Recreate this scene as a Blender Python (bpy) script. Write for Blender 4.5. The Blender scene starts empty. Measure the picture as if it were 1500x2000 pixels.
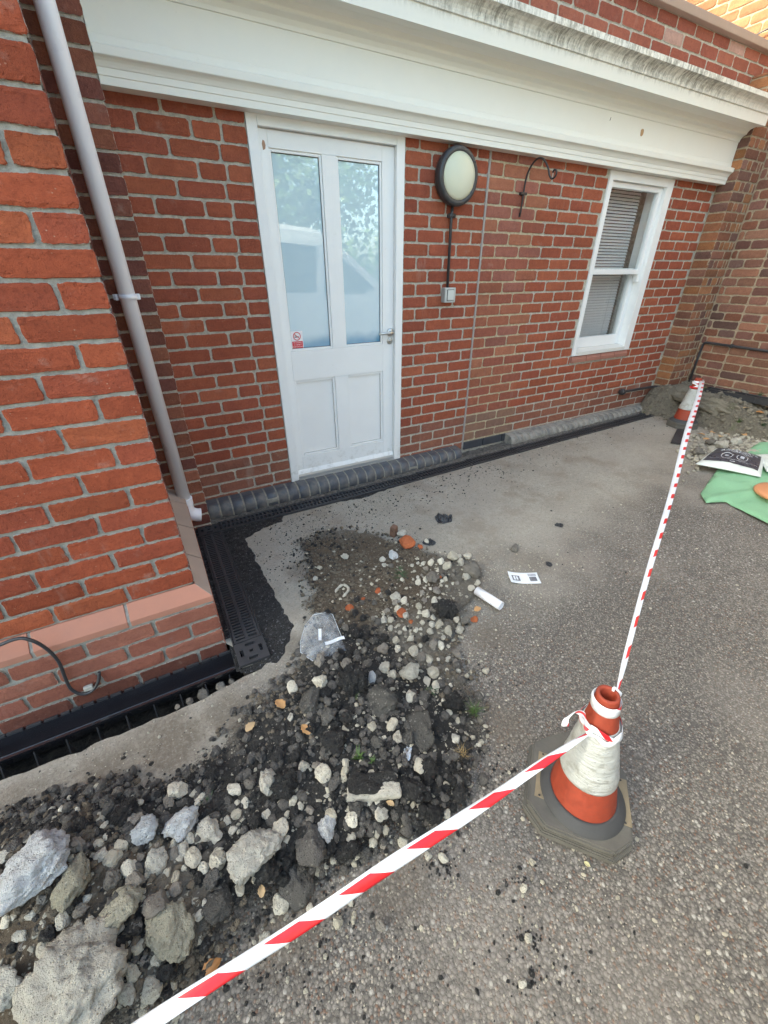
import bpy, bmesh, math, random
import numpy as np
from mathutils import Vector, Matrix, noise
from mathutils.geometry import delaunay_2d_cdt
random.seed(7); rng = np.random.default_rng(7)
R_ = math.radians
S = bpy.context.scene
COL = S.collection

# ------------------------------------------------------------------ camera
CAM = np.array([-0.09837098, -2.63022612, 1.38788271])
ROT = np.array([[0.8758742, -0.48252467, -0.00378605],
                [-0.24512597, -0.43816462, -0.86482659],
                [0.41564125, 0.75840735, -0.50205641]])   # rows: right, down, forward
FPX = 802.9187                                            # focal length for a 1500 px wide picture
cd = bpy.data.cameras.new("camera"); cam = bpy.data.objects.new("camera", cd); COL.objects.link(cam)
cd.sensor_fit = 'HORIZONTAL'; cd.sensor_width = 36; cd.lens = 36 * FPX / 1500
cd.clip_start = 0.02; cd.clip_end = 300
m = Matrix(((ROT[0][0], -ROT[1][0], -ROT[2][0], CAM[0]), (ROT[0][1], -ROT[1][1], -ROT[2][1], CAM[1]),
            (ROT[0][2], -ROT[1][2], -ROT[2][2], CAM[2]), (0, 0, 0, 1)))
cam.matrix_world = m
S.camera = cam
S.render.resolution_x = 768; S.render.resolution_y = 1024
# ------------------------------------------------------------------ light
SUN_EL = 36.0
SUN_DIR = Vector((-0.86, 0.34, 0)).normalized()           # horizontal direction towards the sun
w = bpy.data.worlds.new("World"); S.world = w; w.use_nodes = True
nt = w.node_tree; nt.nodes.clear()
sky = nt.nodes.new('ShaderNodeTexSky'); sky.sky_type = 'NISHITA'; sky.sun_disc = False
sky.sun_elevation = R_(SUN_EL); sky.sun_rotation = math.atan2(SUN_DIR.x, SUN_DIR.y)
sky.air_density = 0.9; sky.dust_density = 3.5; sky.ozone_density = 0.6
bg = nt.nodes.new('ShaderNodeBackground'); bg.inputs[1].default_value = 0.15
wo = nt.nodes.new('ShaderNodeOutputWorld')
nt.links.new(sky.outputs[0], bg.inputs[0]); nt.links.new(bg.outputs[0], wo.inputs[0])
sl = bpy.data.lights.new("sun", 'SUN'); sl.energy = 2.0; sl.angle = R_(0.5); sl.color = (1.0, 0.93, 0.82)
so = bpy.data.objects.new("sun", sl); COL.objects.link(so)
sd = Vector((SUN_DIR.x * math.cos(R_(SUN_EL)), SUN_DIR.y * math.cos(R_(SUN_EL)), math.sin(R_(SUN_EL))))
so.rotation_euler = sd.to_track_quat('Z', 'Y').to_euler(); so.location = (0, 0, 8)
S.view_settings.view_transform = 'Standard'; S.view_settings.look = 'None'
S.view_settings.gamma = 1; S.view_settings.exposure = 2.6; S.view_settings.use_curve_mapping = False
try:
    S.view_settings.use_white_balance = True
    S.view_settings.white_balance_temperature = 7000
    S.view_settings.white_balance_tint = -4
except Exception: pass

# ------------------------------------------------------------------ measuring helpers
def gz(x): 
    return 0.0 if x < 1 else min(0.018 * (x - 1), 0.09)
def ray(px, py):
    return ROT.T @ np.array([(px - 750) / FPX, (py - 1000) / FPX, 1.0])
def depth(p): return float(ROT[2] @ (np.array(p) - CAM))
def atz(px, py, z=0.0):
    d = ray(px, py); return CAM + d * (z - CAM[2]) / d[2]
HEAP = None
def surf(x, y):
    z = gz(x)
    if HEAP is not None: z = max(z, HEAP(x, y))
    return z
def ground(px, py):
    z = 0.0
    for _ in range(6):
        p = atz(px, py, z); z = surf(p[0], p[1])
    return Vector((p[0], p[1], z))

# ------------------------------------------------------------------ mesh helpers
def raw(name, V, F, mat, parent=None, smooth=False, attrs=None):
    me = bpy.data.meshes.new(name)
    me.from_pydata([tuple(v) for v in V] if not isinstance(V, np.ndarray) else V.tolist(), [], F if isinstance(F, list) else F.tolist())
    if smooth: me.polygons.foreach_set('use_smooth', [True] * len(me.polygons))
    if attrs:
        for k, (typ, data) in attrs.items():
            a = me.attributes.new(k, typ, 'POINT')
            if typ == 'FLOAT': a.data.foreach_set('value', np.asarray(data, dtype=np.float32).ravel())
            else: a.data.foreach_set('color', np.asarray(data, dtype=np.float32).ravel())
    me.update()
    if mat: me.materials.append(mat)
    o = bpy.data.objects.new(name, me); COL.objects.link(o)
    if parent: o.parent = parent
    return o
def tag(o, label=None, cat=None, group=None, kind=None):
    if label: o['label'] = label
    if cat: o['category'] = cat
    if group: o['group'] = group
    if kind: o['kind'] = kind
    return o
def empty(name, loc, label=None, cat=None, group=None, rz=0):
    o = bpy.data.objects.new(name, None); COL.objects.link(o); o.location = loc; o.rotation_euler = (0, 0, rz)
    o.empty_display_size = 0.1
    return tag(o, label, cat, group)
class MB:
    """collects shapes in world (or thing-local) coordinates and links them as one mesh"""
    def __init__(s): s.bm = bmesh.new()
    def box(s, x0, x1, y0, y1, z0, z1, bev=0, M=None):
        t = bmesh.new(); bmesh.ops.create_cube(t, size=1)
        for v in t.verts: v.co = Vector(((x0 + x1) / 2 + v.co.x * (x1 - x0), (y0 + y1) / 2 + v.co.y * (y1 - y0), (z0 + z1) / 2 + v.co.z * (z1 - z0)))
        if bev: bmesh.ops.bevel(t, geom=t.edges[:], offset=bev, segments=2, affect='EDGES', profile=0.6)
        if M: bmesh.ops.transform(t, matrix=M, verts=t.verts)
        s.add(t); return s
    def add(s, t):
        me = bpy.data.meshes.new('t'); t.to_mesh(me); t.free(); s.bm.from_mesh(me); bpy.data.meshes.remove(me)
    def tube(s, pts, r, n=12, cap=True, smooth=True):
        t = bmesh.new(); pts = [Vector(p) for p in pts]; rings = []
        prev = None
        for i, p in enumerate(pts):
            d = (pts[min(i + 1, len(pts) - 1)] - pts[max(i - 1, 0)]).normalized()
            if prev is None:
                a = d.orthogonal().normalized()
            else:
                a = (prev - d * prev.dot(d)).normalized()
            prev = a; b = d.cross(a)
            rr = r[i] if isinstance(r, (list, tuple)) else r
            rings.append([t.verts.new(p + (a * math.cos(2 * math.pi * k / n) + b * math.sin(2 * math.pi * k / n)) * rr) for k in range(n)])
        for i in range(len(rings) - 1):
            for k in range(n):
                f = t.faces.new((rings[i][k], rings[i][(k + 1) % n], rings[i + 1][(k + 1) % n], rings[i + 1][k])); f.smooth = smooth
        if cap:
            t.faces.new(rings[0][::-1]); t.faces.new(rings[-1])
        bmesh.ops.recalc_face_normals(t, faces=t.faces)
        s.add(t); return s
    def lathe(s, prof, n=32, M=None, smooth=True, close=False):
        t = bmesh.new(); rings = []
        for r, z in prof:
            rings.append([t.verts.new((r * math.cos(2 * math.pi * k / n), r * math.sin(2 * math.pi * k / n), z)) for k in range(n)])
        L = len(rings)
        for i in range(L if close else L - 1):
            for k in range(n):
                f = t.faces.new((rings[i][k], rings[i][(k + 1) % n], rings[(i + 1) % L][(k + 1) % n], rings[(i + 1) % L][k])); f.smooth = smooth
        bmesh.ops.remove_doubles(t, verts=t.verts, dist=1e-6)
        if M: bmesh.ops.transform(t, matrix=M, verts=t.verts)
        s.add(t); return s
    def prism(s, poly, axis, a0, a1, bev=0):
        """poly of 2-D points; axis 'x': points are (y,z), 'y': (x,z), 'z': (x,y)"""
        t = bmesh.new()
        def mk(p, a): return {'x': (a, p[0], p[1]), 'y': (p[0], a, p[1]), 'z': (p[0], p[1], a)}[axis]
        A = [t.verts.new(mk(p, a0)) for p in poly]; B = [t.verts.new(mk(p, a1)) for p in poly]
        t.faces.new(A[::-1]); t.faces.new(B)
        for i in range(len(poly)):
            j = (i + 1) % len(poly); t.faces.new((A[i], A[j], B[j], B[i]))
        bmesh.ops.recalc_face_normals(t, faces=t.faces)
        if bev: bmesh.ops.bevel(t, geom=t.edges[:], offset=bev, segments=2, affect='EDGES')
        s.add(t); return s
    def build(s, name, mat, parent=None, smooth=None):
        me = bpy.data.meshes.new(name)
        bmesh.ops.recalc_face_normals(s.bm, faces=s.bm.faces)
        s.bm.to_mesh(me); s.bm.free(); me.materials.append(mat)
        if smooth: me.polygons.foreach_set('use_smooth', [True] * len(me.polygons))
        o = bpy.data.objects.new(name, me); COL.objects.link(o)
        if parent: o.parent = parent
        return o
def rel(parent, ob):      # mesh written in world coordinates, parent empty is elsewhere
    ob.matrix_parent_inverse = Matrix.Translation(-Vector(parent.location)); return ob
def text_obj(name, body, size, mat, parent, M, space=1.0):
    c = bpy.data.curves.new('t', 'FONT'); c.body = body; c.size = size; c.align_x = 'CENTER'; c.align_y = 'CENTER'; c.space_character = space
    o = bpy.data.objects.new('t', c); COL.objects.link(o)
    bpy.context.view_layer.update()
    me = bpy.data.meshes.new_from_object(o.evaluated_get(bpy.context.evaluated_depsgraph_get()))
    bpy.data.objects.remove(o); me.transform(M); me.materials.clear(); me.materials.append(mat); me.name = name
    r = bpy.data.objects.new(name, me); COL.objects.link(r); r.parent = parent
    return r

# ------------------------------------------------------------------ materials
class N:
    def __init__(s, name):
        s.m = bpy.data.materials.new(name); s.m.use_nodes = True; s.t = s.m.node_tree; s.t.nodes.clear()
        s.o = s.n('OutputMaterial'); s.p = s.n('BsdfPrincipled'); s.l(s.p.outputs[0], s.o.inputs[0])
    def n(s, t, **k):
        x = s.t.nodes.new('ShaderNode' + t)
        for a, b in k.items(): setattr(x, a, b)
        return x
    def l(s, a, b): s.t.links.new(a, b)
    def inp(s, x, i, v):
        if isinstance(v, (int, float, tuple, list)): x.inputs[i].default_value = v
        else: s.l(v, x.inputs[i])
    def pos(s): return s.n('NewGeometry').outputs['Position']
    def oc(s): return s.n('TexCoord').outputs['Object']
    def map(s, v, sc=(1, 1, 1), loc=(0, 0, 0)):
        x = s.n('Mapping'); s.l(v, x.inputs[0]); x.inputs['Scale'].default_value = sc; x.inputs['Location'].default_value = loc; return x.outputs[0]
    def noise(s, v, scale, det=4, rough=.55, out='Fac'):
        x = s.n('TexNoise'); s.l(v, x.inputs['Vector']); s.inp(x, 'Scale', scale); s.inp(x, 'Detail', det); s.inp(x, 'Roughness', rough); return x.outputs[out]
    def vor(s, v, scale, feat='F1', out='Distance', rnd=1.0):
        x = s.n('TexVoronoi', feature=feat); s.l(v, x.inputs['Vector']); s.inp(x, 'Scale', scale); s.inp(x, 'Randomness', rnd); return x.outputs[out]
    def ramp(s, f, a, b, lo=0., hi=1.):
        x = s.n('MapRange', interpolation_type='SMOOTHSTEP'); s.inp(x, 0, f); s.inp(x, 1, a); s.inp(x, 2, b); s.inp(x, 3, lo); s.inp(x, 4, hi); return x.outputs[0]
    def math(s, op, a, b=0., c=None):
        x = s.n('Math', operation=op); s.inp(x, 0, a); s.inp(x, 1, b)
        if c is not None: s.inp(x, 2, c)
        return x.outputs[0]
    def mix(s, f, a, b, mode='MIX'):
        x = s.n('Mix', data_type='RGBA', blend_type=mode); s.inp(x, 0, f); s.inp(x, 6, a if not isinstance(a, tuple) else a + (1,) * (4 - len(a))); s.inp(x, 7, b if not isinstance(b, tuple) else b + (1,) * (4 - len(b))); return x.outputs[2]
    def attr(s, n, out='Fac'): x = s.n('Attribute', attribute_name=n); return x.outputs[out]
    def sep(s, v): x = s.n('SeparateXYZ'); s.l(v, x.inputs[0]); return x.outputs
    def bump(s, h, d=.01, st=1.0, prev=None):
        x = s.n('Bump'); s.inp(x, 'Height', h); s.inp(x, 'Distance', d); s.inp(x, 'Strength', st)
        if prev: s.l(prev, x.inputs['Normal'])
        s.l(x.outputs[0], s.p.inputs['Normal']); return x.outputs[0]
    def base(s, c): s.inp(s.p, 'Base Color', c if not isinstance(c, tuple) else c + (1,) * (4 - len(c)))
    def rough(s, r): s.inp(s.p, 'Roughness', r)
    def spec(s, r): s.inp(s.p, 'Specular IOR Level', r)

def plain(name, c, r=.5, metal=0, nsc=0, namt=.15, bump=0, bsc=60, spec=None):
    k = N(name); v = k.oc()
    if nsc:
        f = k.noise(v, nsc, 5, .6); k.base(k.mix(f, tuple(x * (1 - namt) for x in c), tuple(min(1, x * (1 + namt)) for x in c)))
        k.rough(k.ramp(f, .3, .7, r * .85, min(1, r * 1.15)))
    else: k.base(c); k.rough(r)
    k.inp(k.p, 'Metallic', metal)
    if spec is not None: k.spec(spec)
    if bump: k.bump(k.noise(v, bsc, 4), bump, .6)
    return k.m

def brick_material(name, mortar, smear=.55, blotch=.25, speck=.5):
    k = N(name); v = k.pos()
    c = k.attr('tone', 'Color')
    n1 = k.noise(v, 26, 6, .65); n2 = k.noise(v, 95, 5, .7); n3 = k.noise(v, 7, 3)
    col = k.mix(k.ramp(n1, .35, .72), c, k.mix(1, c, (1.22, 1.25, 1.2), 'MULTIPLY'))
    col = k.mix(k.ramp(n2, .50, .66, 0, blotch + .12), col, k.mix(1, c, (.45, .42, .45), 'MULTIPLY'))
    col = k.mix(k.ramp(k.noise(v, 230, 4, .8), .54, .66, 0, .45), col, k.mix(1, c, (.5, .45, .45), 'MULTIPLY'))
    col = k.mix(k.ramp(k.noise(v, 190, 3, .8), .56, .68, 0, .4), col, k.mix(1, c, (1.5, 1.6, 1.6), 'MULTIPLY'))
    col = k.mix(k.ramp(n3, .55, .75, 0, .35), col, k.mix(1, c, (.8, .72, .7), 'MULTIPLY'))
    # pale flecks of lime and grit
    pits = k.vor(k.map(v, (1, 1, 1.5)), 60); sp = k.math('MULTIPLY', k.ramp(pits, .10, .17, 1, 0), k.ramp(k.noise(v, 15, 3), .52, .66))
    col = k.mix(k.math('MULTIPLY', sp, speck), col, (.52, .36, .26))
    wsh = k.math('MULTIPLY', k.ramp(k.noise(v, 11, 5, .7), .58, .76), .3)
    col = k.mix(wsh, col, (.48, .36, .3))
    col = k.mix(k.ramp(k.noise(v, 2.2, 5, .65), .38, .66, 0, .38), col, k.mix(1, col, (.66, .64, .66), 'MULTIPLY'))
    col = k.mix(k.ramp(k.noise(k.map(v, (3, 3, .7)), 1.7, 5, .7), .60, .74, 0, .28), col, (.50, .40, .34))
    # mortar smeared over the arrises
    e = k.attr('edge'); thr = k.math('ADD', k.math('MULTIPLY', k.noise(v, 70, 5, .75), .75), -.38 + .14 * smear)
    sm = k.ramp(k.math('SUBTRACT', thr, e), -.03, .05)
    col = k.mix(sm, col, mortar)
    k.base(col); k.rough(.92); k.spec(.25)
    h = k.math('ADD', k.math('MULTIPLY', n2, .6), k.math('MULTIPLY', k.noise(v, 260, 4, .8), .5))
    h = k.math('SUBTRACT', h, k.math('MULTIPLY', k.ramp(k.vor(v, 90), .02, .2, 1, 0), .35))
    k.bump(h, .007, 1)
    return k.m
def mortar_material(name, c):
    k = N(name); v = k.pos()
    n = k.noise(v, 40, 6, .7); k.base(k.mix(k.ramp(n, .3, .7), tuple(x * .72 for x in c), tuple(min(1, x * 1.18) for x in c)))
    k.rough(.95); k.spec(.2); k.bump(k.math('ADD', k.noise(v, 180, 5, .8), k.noise(v, 35, 4)), .006, .9)
    return k.m
MORT = (.50, .46, .39); MORT2 = (.50, .42, .29)
m_brick = brick_material('red_brick', MORT, .6)
m_brick_near = brick_material('orange_red_brick', (.40, .375, .33), .30, .3, .6)
m_brick_mid = brick_material('patched_brick', MORT2, .15)
m_brick_old = brick_material('old_brick', (.38, .31, .22), .5, .4)
m_mort = mortar_material('grey_mortar', MORT); m_mort_near = mortar_material('pale_grey_mortar', (.40, .38, .34)); m_mort2 = mortar_material('buff_mortar', MORT2)
m_mort_old = mortar_material('sandy_mortar', (.40, .32, .23))

def paint_material(name, c, dirt=0., streak=False, rough=.42):
    k = N(name); v = k.pos()
    n = k.noise(v, 9, 5, .6); col = k.mix(n, tuple(x * .93 for x in c), c)
    col = k.mix(k.ramp(k.noise(v, 30, 6, .75), .62, .8, 0, .35 + dirt), col, (.45, .42, .36))
    if name == 'white_gloss_paint':
        zz0 = k.sep(v)[2]; lowz = k.math('MULTIPLY', k.ramp(zz0, .36, .12), k.ramp(k.noise(v, 22, 5, .7), .48, .72, 0, .45)); col = k.mix(lowz, col, (.36, .33, .27))
        col = k.mix(k.ramp(k.noise(k.map(v, (1, 1, 3)), 85, 3, .8), .70, .76, 0, .6), col, (.30, .29, .27))
    if streak:
        st = k.math('ADD', k.math('MULTIPLY', k.noise(k.map(v, (38, 6, 6)), 1.6, 6, .8), .55), k.math('MULTIPLY', k.noise(v, 26, 6, .75), .45))
        md = k.ramp(k.noise(k.map(v, (1.1, 1, 1)), 1.4, 4, .6), .34, .56)
        zz = k.sep(v)[2]; xx = k.sep(v)[0]
        zone = k.math('MULTIPLY', k.ramp(zz, 2.43, 2.50), k.ramp(xx, 3.6, 4.6, 1, .35))
        f = k.math('MULTIPLY', k.math('MULTIPLY', k.ramp(st, .42, .60), md), zone)
        col = k.mix(k.math('MULTIPLY', f, .8), col, (.13, .125, .10))
    k.base(col); k.rough(k.ramp(n, .3, .7, rough * .8, rough * 1.3))
    k.bump(k.noise(k.map(v, (1, 1, .25)), 60, 4), .001, .5)
    return k.m
m_white = paint_material('white_gloss_paint', (.86, .86, .85))
m_fascia = paint_material('cream_fascia_paint', (.80, .785, .72), streak=True, rough=.5)
m_sillw = paint_material('flaking_white_paint', (.74, .72, .67), dirt=.4)
m_pvc = plain('white_plastic', (.85, .85, .89), .32, nsc=6, namt=.05)
m_black = plain('black_plastic', (.042, .042, .046), .38, nsc=30, namt=.4, bump=.001)
m_blackgloss = plain('wet_black_plastic', (.014, .014, .018), .2, nsc=14, namt=.5, bump=.0002, bsc=12); m_blackgloss.node_tree.nodes['Principled BSDF'].inputs['Coat Weight'].default_value = 1; m_blackgloss.node_tree.nodes['Principled BSDF'].inputs['Coat Roughness'].default_value = .12; m_blackgloss.node_tree.nodes['Principled BSDF'].inputs['Coat IOR'].default_value = 1.9
m_blackmetal = plain('black_painted_metal', (.03, .026, .028), .45, nsc=50, namt=.4)
m_steel = plain('satin_steel', (.55, .54, .52), .3, metal=1)
m_alu = plain('aluminium_threshold', (.6, .6, .6), .35, metal=.9)
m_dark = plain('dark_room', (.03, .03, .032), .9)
m_switch = plain('grey_plastic', (.48, .49, .47), .5, nsc=20)
m_switch_d = plain('darker_grey_plastic', (.33, .34, .33), .5)
m_seal = plain('grey_sealant', (.33, .30, .28), .8, nsc=60, namt=.3, bump=.003)

def glass_film():
    k = N('frosted_film_glass'); v = k.pos()
    z = k.sep(v)[2]
    f = k.ramp(k.math('ADD', z, k.math('MULTIPLY', k.noise(v, 4, 3), .08)), 1.03, 1.10)
    k.base(k.mix(f, (.13, .33, .50), k.mix(k.noise(v, 3, 3), (.50, .66, .74), (.60, .75, .82)))); k.rough(.5)
    k.inp(k.p, 'Coat Weight', 1.0); k.inp(k.p, 'Coat Roughness', .015); k.inp(k.p, 'Coat IOR', 2.3)
    k.bump(k.noise(v, 1.7, 2), .004, .08)
    return k.m
m_film = glass_film()
def clear_glass():
    k = N('window_glass'); k.base((.9, .95, .95)); k.rough(.0)
    g = k.n('BsdfGlossy'); g.inputs['Roughness'].default_value = .01
    t = k.n('BsdfTransparent'); t.inputs[0].default_value = (.9, .94, .94, 1)
    fr = k.n('LayerWeight'); fr.inputs[0].default_value = .5
    mx = k.n('MixShader'); k.inp(mx, 0, k.math('ADD', .05, k.math('MULTIPLY', k.math('POWER', fr.outputs['Facing'], 2.5), .9))); k.l(t.outputs[0], mx.inputs[1]); k.l(g.outputs[0], mx.inputs[2]); k.l(mx.outputs[0], k.o.inputs[0])
    return k.m
m_glass = clear_glass()

# ------------------------------------------------------------------ brick geometry
def brick_mesh(name, O, U, V, W, rects, tones, mat, parent, n=20, inset=.012, dep=.014, jit=.0012, rad=.004, out=None):
    """bricks on a plane: O origin, U along, V up, W outward. rects rows: u0,u1,v0,v1. tones: rgb per brick"""
    O, U, V, W = (np.array(a, float) for a in (O, U, V, W))
    rects = np.array(rects, float); B = len(rects)
    t = (np.arange(n) + .5) / n
    hw = (rects[:, 1] - rects[:, 0]) / 2; hh = (rects[:, 3] - rects[:, 2]) / 2
    cu = (rects[:, 0] + rects[:, 1]) / 2; cv = (rects[:, 2] + rects[:, 3]) / 2
    # points distributed round the rectangle with 5 or so per short side
    ns = max(2, n // 6); nl = (n - 2 * ns) // 2
    pts = [( -1 + 2 * (i + .35) / (nl - .3), -1) for i in range(nl)] + [(1, -1 + 2 * (i + .35) / (ns - .3)) for i in range(ns)] \
        + [(1 - 2 * (i + .35) / (nl - .3), 1) for i in range(nl)] + [(-1, 1 - 2 * (i + .35) / (ns - .3)) for i in range(ns)]
    pts = np.array(pts); n = len(pts)
    rings = []; edge = []
    ph = rng.uniform(0, 6.28, (B, 3)); ang = np.linspace(0, 2 * np.pi, n, endpoint=False)
    j1 = (np.sin(3 * ang[None] + ph[:, :1]) + np.sin(5 * ang[None] + ph[:, 1:2]) + .8 * rng.normal(size=(B, n))) * jit * .6
    for k, (ins, d, e) in enumerate(((0, -dep, 0), (0, -.0020, 0), (.0018, 0, .18), (inset, .0006, 1.0))):
        x = np.clip(pts[None, :, 0] * hw[:, None], -(hw[:, None] - ins), hw[:, None] - ins)
        y = np.clip(pts[None, :, 1] * hh[:, None], -(hh[:, None] - ins), hh[:, None] - ins)
        # rounded corners
        ax = hw[:, None] - ins - np.abs(x); ay = hh[:, None] - ins - np.abs(y)
        c = np.maximum(rad - ax - ay, 0) * .5
        x = x - np.sign(x) * c; y = y - np.sign(y) * c
        r = np.hypot(x, y) + 1e-9; s = 1 + (j1 if k < 3 else j1 * .5) / r
        dz = d + (rng.normal(size=(B, 1)) * .0007) + (rng.normal(size=(B, n)) * .0005 if k > 1 else 0)
        P = O + (cu[:, None] + x * s)[..., None] * U + (cv[:, None] + y * s)[..., None] * V + (dz * np.ones((B, n)))[..., None] * W
        rings.append(P); edge.append(np.full((B, n), e))
    if k == 3: pass
    Vt = np.stack(rings, 1).reshape(-1, 3)                  # B,4,n
    E = np.stack(edge, 1).reshape(-1)
    base = (np.arange(B) * 4 * n)[:, None, None]
    i = np.arange(n); F = []
    for k in range(3):
        q = np.stack([k * n + i, k * n + (i + 1) % n, (k + 1) * n + (i + 1) % n, (k + 1) * n + i], 1)[None] + base
        F += q.reshape(-1, 4).tolist()
    F += (3 * n + i[None] + (np.arange(B) * 4 * n)[:, None]).tolist()
    if np.dot(np.cross(U, V), W) < 0: F = [f[::-1] for f in F]
    T = np.repeat(np.concatenate([np.array(tones), np.ones((B, 1))], 1), 4 * n, 0)
    return raw(name, Vt, F, mat, parent, attrs={'edge': ('FLOAT', E), 'tone': ('FLOAT_COLOR', T)})

J = .0108
def courses(z0, z1, perps, x0, x1, holes=(), step=.075, zref=.13, minw=.02):
    """rects between x0..x1; perps(k) -> list of joint centres for course k (k=0 just above zref)"""
    out = []; k0 = math.floor((z0 - zref) / step)
    k = k0
    while zref + k * step < z1 - .004:
        a = max(zref + k * step + J / 2, z0); b = min(zref + (k + 1) * step - J / 2, z1)
        if b - a > .012:
            xs = sorted(p for p in perps(k) if x0 + .01 < p < x1 - .01)
            cuts = [x0] + xs + [x1]
            for i in range(len(cuts) - 1):
                u0 = cuts[i] + (J / 2 if i else .001); u1 = cuts[i + 1] - (J / 2 if i < len(cuts) - 2 else .001)
                segs = [(u0, u1)]
                for hx0, hx1, hz0, hz1 in holes:
                    if b > hz0 + .002 and a < hz1 - .002:
                        ns = []
                        for s0, s1 in segs:
                            if s1 <= hx0 or s0 >= hx1: ns.append((s0, s1))
                            else:
                                if s0 < hx0: ns.append((s0, hx0 - .003))
                                if s1 > hx1: ns.append((hx1 + .003, s1))
                        segs = ns
                for s0, s1 in segs:
                    if s1 - s0 > minw: out.append((s0, s1, a + random.uniform(-.001, .001), b + random.uniform(-.001, .001), k))
        k += 1
    return out
def bond(off, n=60, lo=-20):
    return lambda k: [off + (.1125 if k % 2 else 0) + .225 * i for i in range(lo, n)]
def tones(rects, palette, weights=None, var=.06, low=None):
    out = []
    for r in rects:
        c = np.array(palette[rng.choice(len(palette), p=weights)])
        if low is not None and r[2] < low[0]:
            c = c * (1 - low[1]) + np.array(low[2]) * low[1]
        out.append(np.clip(c * (1 + rng.normal() * var), 0.01, 1))
    return out

P_MAIN = [(.335, .094, .053), (.345, .10, .056), (.325, .089, .052), (.36, .108, .060), (.31, .086, .053)]
P_MID = [(.32, .115, .072), (.30, .10, .068), (.36, .14, .085), (.31, .12, .09)]
P_NEAR = [(.325, .075, .037), (.34, .082, .040), (.315, .073, .037), (.35, .092, .044), (.29, .068, .038)]
P_OLD = [(.22, .105, .078), (.19, .09, .072), (.25, .125, .085), (.28, .13, .085), (.15, .085, .072), (.24, .10, .065)]
P_OLDB = [(.28, .125, .072), (.25, .105, .065), (.22, .10, .07), (.34, .155, .078), (.18, .095, .075)]

# ================================================================== MAIN BUILDING
bld = empty('brick_building', (2.4, 0, 0), 'single storey red brick building with a white cornice, white door and sash window', 'building')
B_ = lambda ob: rel(bld, ob)
DX0, DX1, DZ0, DZ1 = .597, 1.487, .098, 2.06
WX0, WX1, WZ0, WZ1 = 3.288, 4.107, .730, 2.05
XR = 4.75; EJ = 2.120
# masonry core with openings (mortar face at y=+5mm)
mb = MB()
T0, T1 = .0045, .28
for (a, b, c, d) in ((-.18, DX0 - .001, -.25, 2.9), (DX0, DX1, -.25, .04), (DX0, DX1, DZ1, 2.9), (DX1 + .001, EJ, -.25, 2.9), (EJ + .001, 2.64, -.25, 2.9), (2.641, WX0 - .001, -.25, 2.9), (WX0, WX1, -.25, WZ0 - .02), (WX0, WX1, WZ1, 2.9), (WX1 + .001, 5.09, -.25, 2.9)):
    mb.box(a, b, T0, T1, c, d)
B_(mb.build('mortar', m_mort, bld))
mb = MB(); mb.box(2.132, 2.665, .0030, .0044, .12, 2.1); B_(mb.build('buff_pointing', m_mort2, bld))
def p_left(k):
    kk = k + 1
    return [.005 + .225, .005 + .45] if k % 2 == 0 else [.1125 + .005, .3375 + .005, .476]
# joint index j (1=top) <-> k = 26-j ; courses between joint j and j+1: k=25-j ; row 2 (j2-3): k=23 full bricks -> odd k full
pl = lambda k: p_left(k + 1)
r1 = courses(.055, 2.075, pl, .006, DX0 - .002)
prt = lambda k: [1.68 + .225 * i - (.1125 if k % 2 else 0) for i in range(-3, 4)] if False else ([1.455, 1.68, 1.905] if k % 2 == 0 else [1.59, 1.80, 2.02])
r2 = courses(.055, 2.075, prt, DX1 + .005, EJ - .006)
r3 = []; pm = lambda k: [2.245 + .225 * i - (0 if k % 2 == 0 else .1125) for i in range(0, 14)]
allr = courses(.13, 2.075, pm, EJ + .010, XR - .004, holes=((WX0 - .003, WX1 + .003, WZ0, 3.0), (WX0 - .0, WX1 - .02, WZ0 - .066, WZ0 + .02)))
mid = [r for r in allr if (r[0] + r[1]) / 2 < (2.62 if r[4] % 2 else 2.73) + .0]
rgt = [r for r in allr if r not in mid]
low_r = [r for r in courses(.055, .13, pm, 2.62, XR - .004)]
LOW = (.30, .45, (.20, .13, .10))
for rr in (r1, r2, rgt + low_r): B_(brick_mesh('bricks', (0, 0, 0), (1, 0, 0), (0, 0, 1), (0, -1, 0), [r[:4] for r in rr], tones(rr, P_MAIN, low=LOW), m_brick, bld, n=20))
B_(brick_mesh('patched_bricks', (0, -.0005, 0), (1, 0, 0), (0, 0, 1), (0, -1, 0), [r[:4] for r in mid], tones(mid, P_MID, low=(.34, .6, (.21, .16, .12))), m_brick_mid, bld, n=20))
# blue brick plinth in the gap and parapet
bl = [(2.13, 2.335, .055, .122), (2.345, 2.555, .055, .122), (2.565, 2.66, .055, .122)]
m_blue = plain('blue_engineering_brick', (.055, .058, .068), .38, nsc=14, namt=.5, bump=.002)
mb = MB()
for a, b, c, d in bl: mb.box(a, b, -.012, .004, c, d, bev=.003)
B_(mb.build('blue_plinth_bricks', m_blue, bld))
par = courses(2.50, 2.893, bond(.05), .014, 5.09)
B_(brick_mesh('parapet', (0, 0, 0), (1, 0, 0), (0, 0, 1), (0, -1, 0), [r[:4] for r in par], tones(par, [(.31, .10, .068), (.28, .085, .06), (.35, .12, .082), (.44, .27, .23)], [.35, .35, .22, .08]), m_brick, bld, n=20))
mb = MB(); mb.box(-.13, 5.095, -.045, .30, 2.897, 2.945, bev=.006)
B_(mb.build('coping', plain('tan_coping', (.36, .26, .21), .8, nsc=12, namt=.2, bump=.002), bld))
mb = MB(); mb.box(-.13, 5.09, .281, 5.5, 2.70, 2.80); B_(mb.build('roof', plain('roof_felt', (.12, .12, .12), .9), bld))
mb = MB(); mb.box(EJ - .0065, EJ + .0085, -.0028, .004, .07, 2.06); B_(mb.build('movement_joint', m_seal, bld))
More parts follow.
